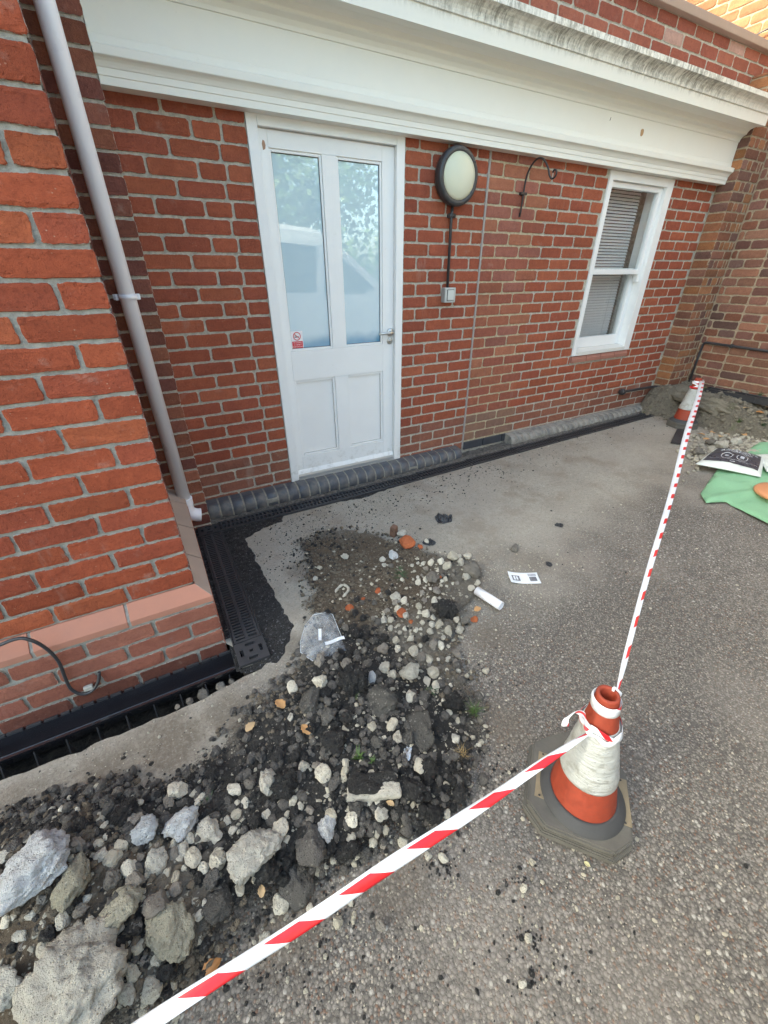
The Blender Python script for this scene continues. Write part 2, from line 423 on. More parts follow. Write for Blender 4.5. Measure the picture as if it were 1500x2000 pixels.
# sloping brick sill below window
mb = MB()
for i in range(4):
    x0 = WX0 + .002 + i * .2; x1 = x0 + .194 if i < 3 else WX1 - .022
    mb.prism([(-.018, WZ0 - .058), (.004, WZ0 - .058), (.004, WZ0 - .004), (-.006, WZ0 - .006), (-.018, WZ0 - .03)], 'x', x0, x1)
B_(mb.build('sill_bricks', plain('smooth_red_tile', (.34, .15, .11), .75, nsc=20, namt=.25, bump=.001), bld))
# entablature, one moulded run: section in (y, z)
prof = [(.0, 2.052), (-.070, 2.052), (-.0705, 2.078), (-.0735, 2.080), (-.0745, 2.102), (-.0775, 2.104), (-.0800, 2.110), (-.0855, 2.119), (-.0930, 2.126), (-.1010, 2.130), (-.1040, 2.133), (-.1045, 2.160), (-.0720, 2.172),
        (-.0700, 2.196), (-.0680, 2.199), (-.0680, 2.335), (-.0740, 2.336), (-.0760, 2.350), (-.0860, 2.366), (-.1080, 2.376), (-.1120, 2.380), (-.1140, 2.388), (-.1300, 2.404), (-.1550, 2.411), (-.1720, 2.413), (-.1750, 2.409), (-.2300, 2.405),
        (-.2310, 2.470), (-.2400, 2.472), (-.2420, 2.484), (-.2400, 2.487), (-.2440, 2.500), (-.2530, 2.513), (-.2680, 2.523), (-.2850, 2.528), (-.2900, 2.529), (-.2900, 2.556), (.0, 2.585)]
mb = MB(); mb.prism(prof, 'x', .013, XR - .004)
fa = B_(mb.build('cornice', m_fascia, bld))
# paint chips on the frieze
m_chip = plain('bare_wood', (.42, .26, .13), .8, nsc=40, namt=.3)
def chip(poly, y, name='paint_chip', mat=None, parent=None):
    mb = MB(); mb.prism(poly, 'y', y - .0008, y + .002); return mb.build(name, mat or m_chip, parent or bld)
def Yp(px, py, y): d = ray(px, py); return CAM + d * (y - CAM[1]) / d[1]
cc = Yp(1254, 259, -.069)
B_(chip([(cc[0] + .022 * math.cos(a) * random.uniform(.7, 1.1), cc[2] + .020 * math.sin(a) * random.uniform(.7, 1.1)) for a in np.linspace(0, 6, 11)], -.069))
for px, py, s in ((1192, 232, .010), (1285, 298, .012), (1410, 322, .012)):
    c2 = Yp(px, py, -.069); B_(chip([(c2[0] - s * .2, c2[2] - s), (c2[0] + s * .25, c2[2] - s * .6), (c2[0] + s * .5, c2[2] + s), (c2[0] + s * .2, c2[2] + s * .5)], -.069, mat=m_dark))
# interior
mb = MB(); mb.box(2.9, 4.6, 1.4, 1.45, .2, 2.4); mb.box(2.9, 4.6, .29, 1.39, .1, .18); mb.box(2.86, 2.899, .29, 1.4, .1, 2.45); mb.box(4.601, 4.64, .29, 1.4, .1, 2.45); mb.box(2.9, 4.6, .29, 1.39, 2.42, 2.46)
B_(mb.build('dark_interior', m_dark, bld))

# ---- door
dr = empty('door', (1.04, 0, .1)); dr.parent = bld; dr.matrix_parent_inverse = Matrix.Translation(-Vector(bld.location))
D_ = lambda ob: rel2(ob, dr)
def rel2(ob, par): ob.parent = par; ob.matrix_parent_inverse = par.matrix_basis.inverted() @ (Matrix.Translation(Vector(bld.location)) if False else Matrix.Identity(4)); return ob
mb = MB()
mb.box(DX0, .650, -.006, .09, .088, DZ1, bev=.002); mb.box(1.434, DX1, -.006, .09, .088, DZ1, bev=.002); mb.box(.651, 1.433, -.005, .09, 2.012, DZ1, bev=.002)
mb.box(.651, .660, .034, .089, .13, 2.011)
D_(mb.build('door_frame', m_white, dr))
# leaf: stiles and rails
ly = .022; lb = .062
mb = MB()
mb.box(.6515, .700, ly, lb, .150, 2.008, bev=.002)                   # left stile
mb.box(1.352, 1.4325, ly, lb, .150, 2.008, bev=.002)                 # right stile
mb.box(.7005, 1.3515, ly, lb, 1.938, 2.008, bev=.001)                # top rail
mb.box(.7005, 1.3515, ly, lb, .790, .968, bev=.001)                  # mid rail
mb.box(.7005, 1.3515, ly, lb, .150, .268, bev=.001)                  # bottom rail
mb.box(.985, 1.070, ly, lb, .9685, 1.9375, bev=.001); mb.box(.985, 1.070, ly, lb, .2685, .7895, bev=.001)
D_(mb.build('door_leaf', m_white, dr))
mb = MB()
def beads(mb, x0, x1, z0, z1, y, w=.013, d=.010):
    for (a, b, c, e) in ((x0, x0 + w, z0, z1), (x1 - w, x1, z0, z1), (x0 + w + .0003, x1 - w - .0003, z0, z0 + w), (x0 + w + .0003, x1 - w - .0003, z1 - w, z1)):
        mb.box(a, b, y, y + d, c, e, bev=.003)
for (a, b) in ((.701, .9845), (1.0705, 1.3515)):
    beads(mb, a, b, .969, 1.937, ly + .006); beads(mb, a, b, .269, .789, ly + .006, w=.016)
D_(mb.build('glazing_bead', m_white, dr))
mb = MB(); mb.box(.716, .969, ly + .019, ly + .024, .285, .773, bev=.002); mb.box(1.087, 1.336, ly + .019, ly + .024, .285, .773, bev=.002)
D_(mb.build('door_panel', m_white, dr))
for (a, b) in ((.7135, .972), (1.083, 1.339)):
    mb = MB(); mb.box(a, b, ly + .0165, ly + .024, .981, 1.925); D_(mb.build('glass_pane', m_film, dr))
    mb = MB(); beads(mb, a - .0005, b + .0005, .9815, 1.9245, ly + .0125, w=.0032, d=.0035); D_(mb.build('gap_shadow_strip', m_black, dr))  # black strips round the panes stand in for the shadow line of the gap
mb = MB()
mb.prism([(-.012, .100), (.06, .100), (.06, .146), (.018, .146), (.012, .125), (-.010, .118)], 'x', .6515, 1.4335)
D_(mb.build('threshold', m_alu, dr))
mb = MB(); mb.prism([(.004, .147), (.0215, .147), (.0215, .172), (.018, .172)], 'x', .6525, 1.4315); D_(mb.build('weather_bar', m_white, dr))
# handle
hx, hz = 1.408, 1.040
mb = MB()
Mh = Matrix.Translation((hx, ly - .008, hz)) @ Matrix.Rotation(R_(90), 4, 'X')
mb.lathe([(0, .004), (.024, .004), (.026, 0), (.026, -.010)], 28, Mh)
mb.tube([(hx, ly, hz), (hx, ly - .035, hz), (hx - .004, ly - .046, hz), (hx - .014, ly - .051, hz), (hx - .11, ly - .052, hz - .001)], .0085, 12)
D_(mb.build('handle', m_steel, dr))
mb = MB(); Mk = Matrix.Translation((hx - .004, ly - .005, hz - .055)) @ Matrix.Rotation(R_(90), 4, 'X')
mb.lathe([(.009, .003), (.020, .003), (.022, 0), (.022, -.006)], 24, Mk); mb.lathe([(0, .0045), (.0085, .0045), (.0085, -.004)], 16, Mk)
D_(mb.build('lock', m_steel, dr))
mb = MB(); mb.prism([(.672, 1.925), (.684, 1.93), (.688, 1.945), (.684, 1.962), (.675, 1.965), (.670, 1.95)], 'y', ly - .0006, ly + .002); D_(mb.build('paint_chip', plain('worn_wood', (.36, .22, .15), .8), dr))

# ---- no smoking sticker (its own thing on the glass)
st = empty('no_smoking_sticker', (.7535, ly + .0155, 1.032), 'small white and red no smoking sticker in the lower corner of the left door pane', 'sticker')
m_stw = plain('sticker_white', (.82, .80, .82), .35); m_str = plain('sticker_red', (.60, .035, .05), .4); m_stk = plain('sticker_black', (.03, .03, .03), .4)
mb = MB(); mb.box(-.037, .037, -.0008, 0, -.050, .050); mb.build('backing', m_stw, st)
mb = MB(); mb.box(-.034, .034, -.0014, -.0009, -.047, -.008); mb.build('red_panel', m_str, st)
mb = MB(); Mx = Matrix.Translation((0, -.0012, .021)) @ Matrix.Rotation(R_(90), 4, 'X')
mb.lathe([(.020, 0), (.0245, 0), (.0245, .0008), (.020, .0008)], 40, Mx, smooth=False, close=True)
mb.box(-.022, .022, -.0021, -.0013, -.0018, .0018, M=Matrix.Translation((0, 0, .021)) @ Matrix.Rotation(R_(42), 4, 'Y'))
mb.build('ban_ring', m_str, st)
mb = MB(); mb.box(-.016, .012, -.0017, -.0012, .0145, .0195); mb.box(-.016, -.004, -.0017, -.0012, .0235, .0255); mb.build('cigarette', m_stk, st)
for i, tx in enumerate(("No smoking", "or vaping in", "these premises")):
    text_obj('lettering', tx, .0105, m_stw, st, Matrix.Translation((0, -.0017, -.0155 - i * .0115)) @ Matrix.Rotation(R_(90), 4, 'X'))

# ---- window
wn = empty('window', (3.7, 0, WZ0)); wn.parent = bld; wn.matrix_parent_inverse = Matrix.Translation(-Vector(bld.location))
W_ = lambda ob: rel2(ob, wn)
mb = MB()
mb.box(WX0, WX0 + .045, -.008, .16, WZ0, WZ1, bev=.002); mb.box(WX1 - .085, WX1, -.008, .16, WZ0, WZ1, bev=.002)
mb.box(WX0 + .0455, WX1 - .0855, -.007, .16, 1.995, WZ1, bev=.002)
W_(mb.build('window_frame', m_white, wn))
mb = MB(); mb.prism([(-.016, WZ0 + .001), (.15, WZ0 + .001), (.15, WZ0 + .055), (.03, WZ0 + .045), (-.016, WZ0 + .030)], 'x', WX0 + .0458, WX1 - .0858)
W_(mb.build('window_sill', m_sillw, wn))
# upper sash (outer)
xa, xb = WX0 + .047, WX1 - .087
uy = .022
mb = MB()
mb.box(xa, xa + .035, uy, uy + .042, 1.372, 1.993, bev=.002); mb.box(xb - .040, xb, uy, uy + .042, 1.372, 1.993, bev=.002)
mb.box(xa + .0355, xb - .0405, uy, uy + .042, 1.958, 1.993, bev=.002); mb.box(xa + .0355, xb - .0405, uy, uy + .042, 1.372, 1.410, bev=.003)
mb.prism([(xb - .040, 1.371), (xb, 1.371), (xb, 1.312), (xb - .030, 1.312), (xb - .034, 1.34)], 'y', uy + .001, uy + .041)
W_(mb.build('upper_sash', m_white, wn))
W_(raw('upper_pane', [(xa + .033, uy + .02, 1.405), (xb - .038, uy + .02, 1.405), (xb - .038, uy + .02, 1.962), (xa + .033, uy + .02, 1.962)], [[0, 1, 2, 3]], m_glass))
ly2 = .072
mb = MB()
mb.box(xa, xa + .035, ly2, ly2 + .042, WZ0 + .05, 1.42, bev=.002); mb.box(xb - .045, xb, ly2, ly2 + .042, WZ0 + .05, 1.42, bev=.002)
mb.box(xa + .0355, xb - .0455, ly2, ly2 + .042, WZ0 + .05, .868, bev=.002); mb.box(xa + .0355, xb - .0455, ly2, ly2 + .042, 1.385, 1.42, bev=.002)
W_(mb.build('lower_sash', m_white, wn))
W_(raw('lower_pane', [(xa + .033, ly2 + .02, .862), (xb - .043, ly2 + .02, .862), (xb - .043, ly2 + .02, 1.39), (xa + .033, ly2 + .02, 1.39)], [[0, 1, 2, 3]], m_glass))
mb = MB()
z = .86
while z < 1.985:
    mb.box(xa + .02, xb - .06, .158, .182, z, z + .0012, M=Matrix.Translation((0, .17, z)) @ Matrix.Rotation(R_(54), 4, 'X') @ Matrix.Translation((0, -.17, -z)))
    z += .0225
mb.box(xa + .02, xb - .06, .155, .185, 1.985, 2.01)
for xx in (xa + .12, xb - .17): mb.tube([(xx, .155, .86), (xx, .155, 1.99)], .0012, 6)
W_(mb.build('venetian_blind', plain('blind_slats', (.66, .64, .64), .45), wn))

# ================================================================== LEFT BLOCK (taller projecting wing)
BX, BY = -.148, -1.15; PX, PY = -.098, -1.20
blk = empty('brick_wing', (-1.2, BY, 0), 'tall projecting wing of bright orange red brick with a sloping plinth course on the left', 'building')
K_ = lambda ob: rel(blk, ob)
mb = MB()
BXB = -.184
mb.prism([(-6, BY + .0065), (BX - .006, BY + .0065), (BXB - .006, -.158), (BXB - .006, 6), (-6, 6)], 'z', .27, 6.3); mb.box(-6, PX - .006, PY + .0065, -.14, -.24, .269)
mb.prism([(-5.9, BY + .003), (BX - .002, BY + .003), (BXB - .002, -.158), (BXB - .002, 5.9), (-5.9, 5.9)], 'z', 3.2, 6.35)
K_(mb.build('mortar', m_mort_near, blk))
mb = MB(); mb.box(-6.1, BX + .1, BY - .1, 6.1, 6.36, 6.5, bev=.02); K_(mb.build('roof_edge', m_white, blk))
OFF = -.148
nb = courses(.325, 3.2, lambda k: [OFF - (.1125 if k % 2 else .225) - .225 * i for i in range(12)], -2.6, BX, zref=.325)
K_(brick_mesh('front_bricks', (0, BY, 0), (1, 0, 0), (0, 0, 1), (0, -1, 0), [r[:4] for r in nb], tones(nb, P_NEAR, var=.09), m_brick_near, blk, n=44, inset=.010, jit=.0016, rad=.005))
sb = courses(.325, 3.2, lambda k: [BY + (.225 if k % 2 else .1125) + .225 * i for i in range(12)], BY + .005, -.16, zref=.325)
_sl = (BXB - BX) / (-.16 - BY); _su = np.array([_sl, 1, 0]) / math.hypot(_sl, 1); _sw = np.array([_su[1], -_su[0], 0])
K_(brick_mesh('side_bricks', (BX - _sl * BY, 0, 0), tuple(_su), (0, 0, 1), tuple(_sw), [r[:4] for r in sb], tones(sb, [(.20, .065, .048), (.23, .075, .05), (.17, .06, .048)], var=.09), m_brick_near, blk, n=28, inset=.010, jit=.0012))  # darker tones than the front: shade of the angle put into the brick colour
pb = courses(-.22, .245, lambda k: [PX - (.225 if k % 2 else .1125) - .225 * i for i in range(12)], -2.6, PX, zref=.245)
lowt = tones(pb, [(.28, .10, .07), (.31, .12, .085), (.25, .09, .066)], var=.08)
lowt = [np.array(t) * (.55 if r[2] < .0 else 1) for r, t in zip(pb, lowt)]
K_(brick_mesh('plinth_bricks', (0, PY, 0), (1, 0, 0), (0, 0, 1), (0, -1, 0), [r[:4] for r in pb], lowt, brick_material('dusty_plinth_brick', (.36, .33, .29), .5, .3, .4), blk, n=44, jit=.0015, rad=.006))
ps = courses(-.22, .245, lambda k: [PY + (.1125 if k % 2 else .225) + .225 * i for i in range(12)], PY + .005, -.16, zref=.245)
K_(brick_mesh('plinth_side_bricks', (PX, 0, 0), (0, 1, 0), (0, 0, 1), (1, 0, 0), [r[:4] for r in ps], tones(ps, [(.40, .13, .085)], var=.08), m_brick_near, blk, n=28))
# chamfered plinth stretchers
m_cham = plain('smooth_plinth_tile', (.40, .18, .125), .8, nsc=9, namt=.22, bump=.0008, bsc=90)
mb = MB(); x = PX
for i in range(11):
    x1 = x; x0 = x - (.292 if i else .30) + .010
    sec = [(PY, .250), (PY, .276), (BY - .001, .322), (BY + .02, .322), (BY + .02, .250)]
    t = bmesh.new(); 
    A = [t.verts.new((x0, p[0], p[1])) for p in sec]
    Bv = [t.verts.new(((x1 if i else (PX if p[0] <= PY + .001 else BX + .001)), p[0], p[1])) for p in sec]
    t.faces.new(A[::-1]); t.faces.new(Bv)
    for q in range(5): t.faces.new((A[q], A[(q + 1) % 5], Bv[(q + 1) % 5], Bv[q]))
    bmesh.ops.recalc_face_normals(t, faces=t.faces); bmesh.ops.bevel(t, geom=t.edges[:], offset=.0015, segments=1, affect='EDGES')
    mb.add(t); x = x0 - .010
K_(mb.build('plinth_course', m_cham, blk))
mb = MB(); y = PY
for i in range(4):
    y0 = y; y1 = min(y + .282, -.16)
    xt = lambda yy: BX + .001 + _sl * (yy - BY)
    sec = [(PX, .250), (PX, .276), (BX + .001, .322), (BX - .02, .322), (BX - .02, .250)]
    t = bmesh.new()
    def pt_(q, yy): p = sec[q]; yq = yy if (i or yy != y0) else (PY if q < 2 else BY - .001); return (p[0] if q < 2 else xt(yq) - (0 if q == 2 else .02), yq, p[1])
    A = [t.verts.new(pt_(q, y0)) for q in range(5)]; Bv = [t.verts.new(pt_(q, y1)) for q in range(5)]
    t.faces.new(A[::-1]); t.faces.new(Bv)
    for q in range(5): t.faces.new((A[q], A[(q + 1) % 5], Bv[(q + 1) % 5], Bv[q]))
    bmesh.ops.recalc_face_normals(t, faces=t.faces); bmesh.ops.bevel(t, geom=t.edges[:], offset=.0015, segments=1, affect='EDGES')
    mb.add(t); y = y1 + .010
K_(mb.build('plinth_side_course', plain('stone_tile', (.40, .30, .24), .85, nsc=7, namt=.25, bump=.001), blk))
mb = MB(); mb.prism([(PY + .003, .2505), (PY + .003, .274), (BY + .003, .318), (BY + .02, .318), (BY + .02, .2505)], 'x', -2.7, BX); K_(mb.build('plinth_mortar', m_mort_near, blk))
# narrow pier in the angle behind the downpipe
band = courses(.0, 3.0, lambda k: [], BXB + .002, .010, zref=.13 - .03)
K_(brick_mesh('corner_pier_bricks', (0, -.16, 0), (1, 0, 0), (0, 0, 1), (0, -1, 0), [r[:4] for r in band], tones(band, [(.23, .085, .06), (.19, .07, .055), (.27, .10, .062)], var=.12), m_brick, blk, n=24))  # dull brick tones, darkened further with the downpipe's shade
mb = MB(); mb.box(BXB + .0005, .006, -.1545, .003, -.24, 3.2); K_(mb.build('corner_pier', m_mort, blk))

# ================================================================== RIGHT: pier and old wall
pier = empty('brick_pier', (4.92, -.1, 0), 'narrow pier of old mottled brown and orange brick in the corner beside the window', 'pier')
I_ = lambda ob: rel(pier, ob)
mb = MB(); mb.box(XR + .005, 5.096, -.145, .003, .0, 2.75); I_(mb.build('mortar', m_mort_old, pier))
pf = courses(.10, 2.75, lambda k: [XR + .215] if k % 2 else [XR + .09, XR + .16, XR + .26, XR + .31], XR, 5.094, step=.073, zref=.1)
I_(brick_mesh('front_bricks', (0, -.15, 0), (1, 0, 0), (0, 0, 1), (0, -1, 0), [r[:4] for r in pf], tones(pf, P_OLDB, var=.12), m_brick_old, pier, n=20, rad=.009))
psd = courses(.10, 2.75, lambda k: [], -.15, -.002, step=.073, zref=.1)
I_(brick_mesh('side_bricks', (XR, 0, 0), (0, 1, 0), (0, 0, 1), (-1, 0, 0), [r[:4] for r in psd], tones(psd, [(.21, .10, .07), (.28, .12, .065), (.15, .08, .065), (.34, .15, .07)], var=.12), m_brick_old, pier, n=20, rad=.009))
mb = MB(); mb.box(XR - .05, 4.99, -.19, -.002, .0, .22, bev=.02); I_(mb.build('render_block', plain('rough_render', (.34, .30, .26), .95, nsc=22, namt=.4, bump=.01, bsc=30), pier))

wal = empty('old_brick_wall', (5.1, -1.5, 0), 'old weathered brown brick boundary wall with sandy joints running away on the right', 'wall')
O_ = lambda ob: rel(wal, ob)
WXR = 5.105
mb = MB(); mb.box(WXR + .005, 5.45, -4.5, 6, -.1, 5.5); O_(mb.build('mortar', m_mort_old, wal))
ow = courses(.20, 2.75, lambda k: ([-.16 - .04 - .235 * i for i in range(20)] if k % 2 else [-.16 - .12 - .12 * (i + (i > 2)) * 1.3 for i in range(28)]), -3.6, -.152, step=.076, zref=.2)
O_(brick_mesh('bricks', (WXR, 0, 0), (0, 1, 0), (0, 0, 1), (-1, 0, 0), [r[:4] for r in ow], tones(ow, P_OLD, var=.15), m_brick_old, wal, n=20, rad=.010, jit=.0018))
ou = courses(2.60, 5.45, lambda k: [-.1 + .225 * i + (.1125 if k % 2 else 0) for i in range(20)], -.14, 3.9, zref=2.6)
O_(brick_mesh('upper_bricks', (WXR, 0, 0), (0, 1, 0), (0, 0, 1), (-1, 0, 0), [r[:4] for r in ou], tones(ou, [(.30, .135, .07), (.27, .12, .065), (.34, .16, .085)], var=.08), m_brick_old, wal, n=16))

# ================================================================== GROUND
def poly_px(pts, z=0.0): return [(lambda g: (g[0], g[1]))(atz(px, py, z)) for px, py in pts]
HP = poly_px([(-160, 1640), (0, 1585), (110, 1545), (215, 1500), (330, 1520), (420, 1440), (480, 1370), (560, 1310), (600, 1240), (585, 1120), (570, 1060), (640, 1030), (700, 1028), (770, 1050), (850, 1075), (920, 1085), (960, 1130), (955, 1180),
              (900, 1240), (905, 1290), (950, 1350), (960, 1440), (935, 1530), (905, 1620), (820, 1650), (730, 1690), (640, 1720), (570, 1760), (520, 1800), (470, 1870), (400, 1930), (330, 2010), (300, 2120), (-160, 2200)])
HPa = np.array(HP)
def sdist(P, poly):
    """signed distance (positive inside) of points P (n,2) to polygon"""
    P = np.asarray(P, float); A = poly; Bp = np.roll(poly, -1, 0)
    d = np.full(len(P), 1e9); ins = np.zeros(len(P), bool)
    for a, b in zip(A, Bp):
        e = b - a; t = np.clip(((P - a) @ e) / (e @ e), 0, 1); q = a + t[:, None] * e
        d = np.minimum(d, np.hypot(*(P - q).T))
        c = ((a[1] > P[:, 1]) != (b[1] > P[:, 1])) & (P[:, 0] < (b[0] - a[0]) * (P[:, 1] - a[1]) / (b[1] - a[1] + 1e-12) + a[0])
        ins ^= c
    return np.where(ins, d, -d)
BUMPS = []
for px, py, r, h in ((690, 1360, .22, .045), (600, 1420, .18, .03), (780, 1480, .20, .03), (540, 1600, .2, .035), (250, 1700, .25, .045), (120, 1830, .28, .05), (800, 1180, .18, .022), (860, 1230, .15, .018), (700, 1540, .2, .03), (60, 1720, .2, .04), (330, 1850, .2, .03)):
    g = atz(px, py, .02); BUMPS.append((g[0], g[1], r, h))
_c = {}
def heap_np(P):
    s = sdist(P, HPa); m_ = np.clip(s / .07, 0, 1); m_ = m_ * m_ * (3 - 2 * m_)
    h = np.zeros(len(P)) + .008
    for bx, by, r, hh in BUMPS: h += hh * np.exp(-((P[:, 0] - bx) ** 2 + (P[:, 1] - by) ** 2) / (r * r))
    return h * m_ + .0015, s
def HEAP(x, y):
    return float(heap_np(np.array([[x, y]]))[0][0])

STAINS = [(*atz(px, py)[:2], r, a) for px, py, r, a in ((330, 1460, .16, .85), (440, 1390, .12, .75), (200, 1520, .16, .8), (60, 1575, .16, .7), (590, 1110, .12, .7), (640, 1050, .13, .7), (560, 1260, .09, .6), (960, 1250, .12, .5), (980, 1420, .12, .5), (560, 1800, .14, .5), (780, 1720, .12, .45), (1050, 1100, .12, .45))]
def asphalt():
    k = N('worn_asphalt'); v = k.pos()
    big = k.noise(v, 1.3, 5, .6); xy = k.sep(v)
    # pale dusty film trodden over the area near the walls
    dist = k.math('ADD', k.math('MULTIPLY', xy[1], 1.0), k.math('MULTIPLY', xy[0], -.10))
    dust = k.ramp(k.math('ADD', dist, k.math('MULTIPLY', k.math('SUBTRACT', k.noise(v, 1.6, 6, .6), .5), 1.3)), -1.95, -1.15)
    left = k.ramp(k.math('ADD', xy[0], k.math('MULTIPLY', k.noise(v, 3, 4), .4)), .25, .0)
    dust = k.math('MAXIMUM', dust, k.math('MULTIPLY', left, k.ramp(xy[1], -2.0, -1.65)))
    v1 = k.n('TexVoronoi'); k.l(k.map(v, (1, 1, .3)), v1.inputs['Vector']); v1.inputs['Scale'].default_value = 175
    v2 = k.n('TexVoronoi'); k.l(k.map(v, (1, 1, .3), (3, 2, 1)), v2.inputs['Vector']); v2.inputs['Scale'].default_value = 108
    s1 = k.n('SeparateColor'); k.l(v1.outputs['Color'], s1.inputs[0]); s2 = k.n('SeparateColor'); k.l(v2.outputs['Color'], s2.inputs[0])
    ch = k.mix(k.ramp(s1.outputs[0], .05, .95), (.135, .122, .108), (.29, .262, .23))
    ch = k.mix(k.ramp(s1.outputs[1], .88, .93), ch, (.42, .37, .30))
    ch = k.mix(k.ramp(s1.outputs[2], .86, .9), ch, (.20, .13, .095))
    ch2 = k.mix(s2.outputs[0], (.145, .13, .115), (.30, .27, .238)); ch2 = k.mix(k.ramp(s2.outputs[1], .93, .96), ch2, (.45, .42, .37))
    pick = k.ramp(s2.outputs[2], .60, .62)
    col = k.mix(pick, ch, ch2)
    d1 = v1.outputs['Distance']; d2 = v2.outputs['Distance']
    dd = k.n('Mix'); k.l(pick, dd.inputs[0]); k.l(k.math('MULTIPLY', d1, 1.0), dd.inputs[2]); k.l(d2, dd.inputs[3])
    gap = k.ramp(dd.outputs[0], .38, .62)
    col = k.mix(k.math('MULTIPLY', gap, .6), col, (.065, .060, .055))
    col = k.mix(k.ramp(big, .35, .7, 0, .45), col, k.mix(1, col, (.78, .77, .77), 'MULTIPLY'))
    col = k.mix(k.ramp(k.noise(v, 4.5, 5, .7), .55, .75, 0, .35), col, (.22, .19, .16))
    dcol = k.mix(k.noise(v, 34, 6, .75), (.25, .225, .185), (.47, .43, .36))
    dcol = k.mix(k.ramp(s1.outputs[0], .75, .95, 0, .5), dcol, (.45, .42, .37))
    dcol = k.mix(k.ramp(k.noise(v, 2.3, 4), .4, .65, 0, .55), dcol, (.29, .255, .21))
    dcol = k.mix(k.ramp(k.noise(v, 130, 3), .58, .66, 0, .6), dcol, (.10, .09, .08))
    col = k.mix(k.math('MULTIPLY', dust, k.ramp(k.noise(v, 50, 5, .8), .25, .55, .55, .96)), col, dcol)
    brown = k.math('MULTIPLY', k.ramp(k.noise(v, 1.9, 6, .7), .50, .64), dust); col = k.mix(k.math('MULTIPLY', brown, .5), col, (.20, .155, .115))
    col = k.mix(k.ramp(k.noise(v, .8, 3), .5, .62, 0, .25), col, (.34, .30, .26))
    soilst = None
    for sx, sy, sr, am in STAINS:
        dd_ = k.n('VectorMath', operation='DISTANCE'); k.l(k.map(v, (1, 1, 0)), dd_.inputs[0]); dd_.inputs[1].default_value = (sx, sy, 0)
        q_ = k.math('MULTIPLY', k.ramp(k.math('ADD', dd_.outputs['Value'], k.math('MULTIPLY', k.math('SUBTRACT', k.noise(v, 8, 6, .75), .5), sr * 1.6)), sr * 1.1, sr * .35), am)
        soilst = q_ if soilst is None else k.math('MAXIMUM', soilst, q_)
    col = k.mix(k.math('MULTIPLY', soilst, k.ramp(k.noise(v, 70, 4, .8), .3, .55, .35, 1)), col, k.mix(k.noise(v, 40, 4), (.085, .068, .05), (.19, .155, .12)))
    stain = k.ramp(k.noise(v, 9, 5, .7), .66, .76, 0, .55)
    col = k.mix(stain, col, (.05, .045, .042))
    k.base(col); k.rough(k.ramp(k.noise(v, 60, 3), .3, .7, .72, .95)); k.spec(.35)
    h = k.math('MULTIPLY', k.math('SUBTRACT', 1, dd.outputs[0]), k.ramp(dust, 0, 1, 1, .35))
    b = k.bump(h, .004, .6)
    k.bump(k.noise(v, 220, 4, .8), .002, .6, b)
    return k.m
m_asph = asphalt()
# trench cut
def jag(a, b, n, amp):
    a = np.array(a); b = np.array(b); e = b - a; nrm = np.array([-e[1], e[0]]) / np.linalg.norm(e); o = []
    for i in range(n):
        t = i / n; o.append(a + e * t + nrm * rng.normal() * amp + nrm * amp * 1.5 * math.sin(t * 17))
    return [tuple(p) for p in o]
near_edge = [(-2.6, -1.455), (-.84, -1.430), (-.5, -1.438), (-.25, -1.435), (-.07, -1.410), (.04, -1.397)]
TR = []
for a, b in zip(near_edge[:-1], near_edge[1:]): TR += jag(a, b, max(3, int((b[0] - a[0]) / .035)), .0025)
TR += [(.05, -1.365), (-.065, -1.362), (-.065, -1.245), (-.10, -1.19), (-2.6, -1.19)]
pts = [(-70, -70), (70, -70), (70, 70), (-70, 70)]
ed = [(i, (i + 1) % 4) for i in range(4)]
b0 = len(pts); pts += TR; ed += [(b0 + i, b0 + (i + 1) % len(TR)) for i in range(len(TR))]
TRa = np.array(TR)
gx, gy = np.meshgrid(np.arange(-4, 8.01, .25), np.arange(-8, 1.01, .25)); G0 = np.stack([gx.ravel(), gy.ravel()], 1)
G0 = G0[sdist(G0, TRa) < -.02]
pts += [tuple(p) for p in G0]
vv, _, ff, *_r = delaunay_2d_cdt([Vector(p) for p in pts], ed, [], 0, 1e-6)
vv = np.array([[p.x, p.y] for p in vv]); cen = np.array([[vv[list(f), 0].mean(), vv[list(f), 1].mean()] for f in ff])
keep = sdist(cen, TRa) < 0
V3 = [(p[0], p[1], gz(p[0])) for p in vv]
def up(f):
    a, b, c = (vv[i] for i in f[:3]); return f if (b[0] - a[0]) * (c[1] - a[1]) - (b[1] - a[1]) * (c[0] - a[0]) > 0 else f[::-1]
gr = raw('ground', V3, [up(list(f)) for f, kp in zip(ff, keep) if kp], m_asph); tag(gr, kind='structure')
# trench sides and floor
m_soil = None
def soil_mat(name, a, b, wet=.9):
    k = N(name); v = k.pos(); n = k.noise(v, 45, 6, .75)
    k.base(k.mix(k.ramp(n, .3, .7), a, b)); k.rough(wet); k.bump(k.math('ADD', n, k.math('MULTIPLY', k.noise(v, 160, 4, .8), .5)), .02, 1); return k.m
m_trench = soil_mat('dark_trench_soil', (.018, .015, .013), (.07, .058, .045))
n_t = len(TR) - 5
tv = []; tf = []
for i in range(n_t + 1):
    x, y = TR[i]; tv += [(x, y, 0), (x + rng.normal() * .003, y + .012 + rng.normal() * .004, -.07), (x, y + .025 + rng.normal() * .006, -.19)]
for i in range(n_t):
    for q in range(2): tf.append([i * 3 + q, i * 3 + 3 + q, i * 3 + 4 + q, i * 3 + 1 + q])
ts = raw('trench_side', tv, tf, m_trench); tag(ts, kind='structure')
gx, gy = np.meshgrid(np.linspace(-2.6, .08, 150), np.linspace(-1.47, -1.19, 24))
fz = np.array([-.165 + .018 * noise.noise(Vector((x * 22, y * 22, 0))) + .01 * noise.noise(Vector((x * 60, y * 60, 3))) for x, y in zip(gx.ravel(), gy.ravel())])
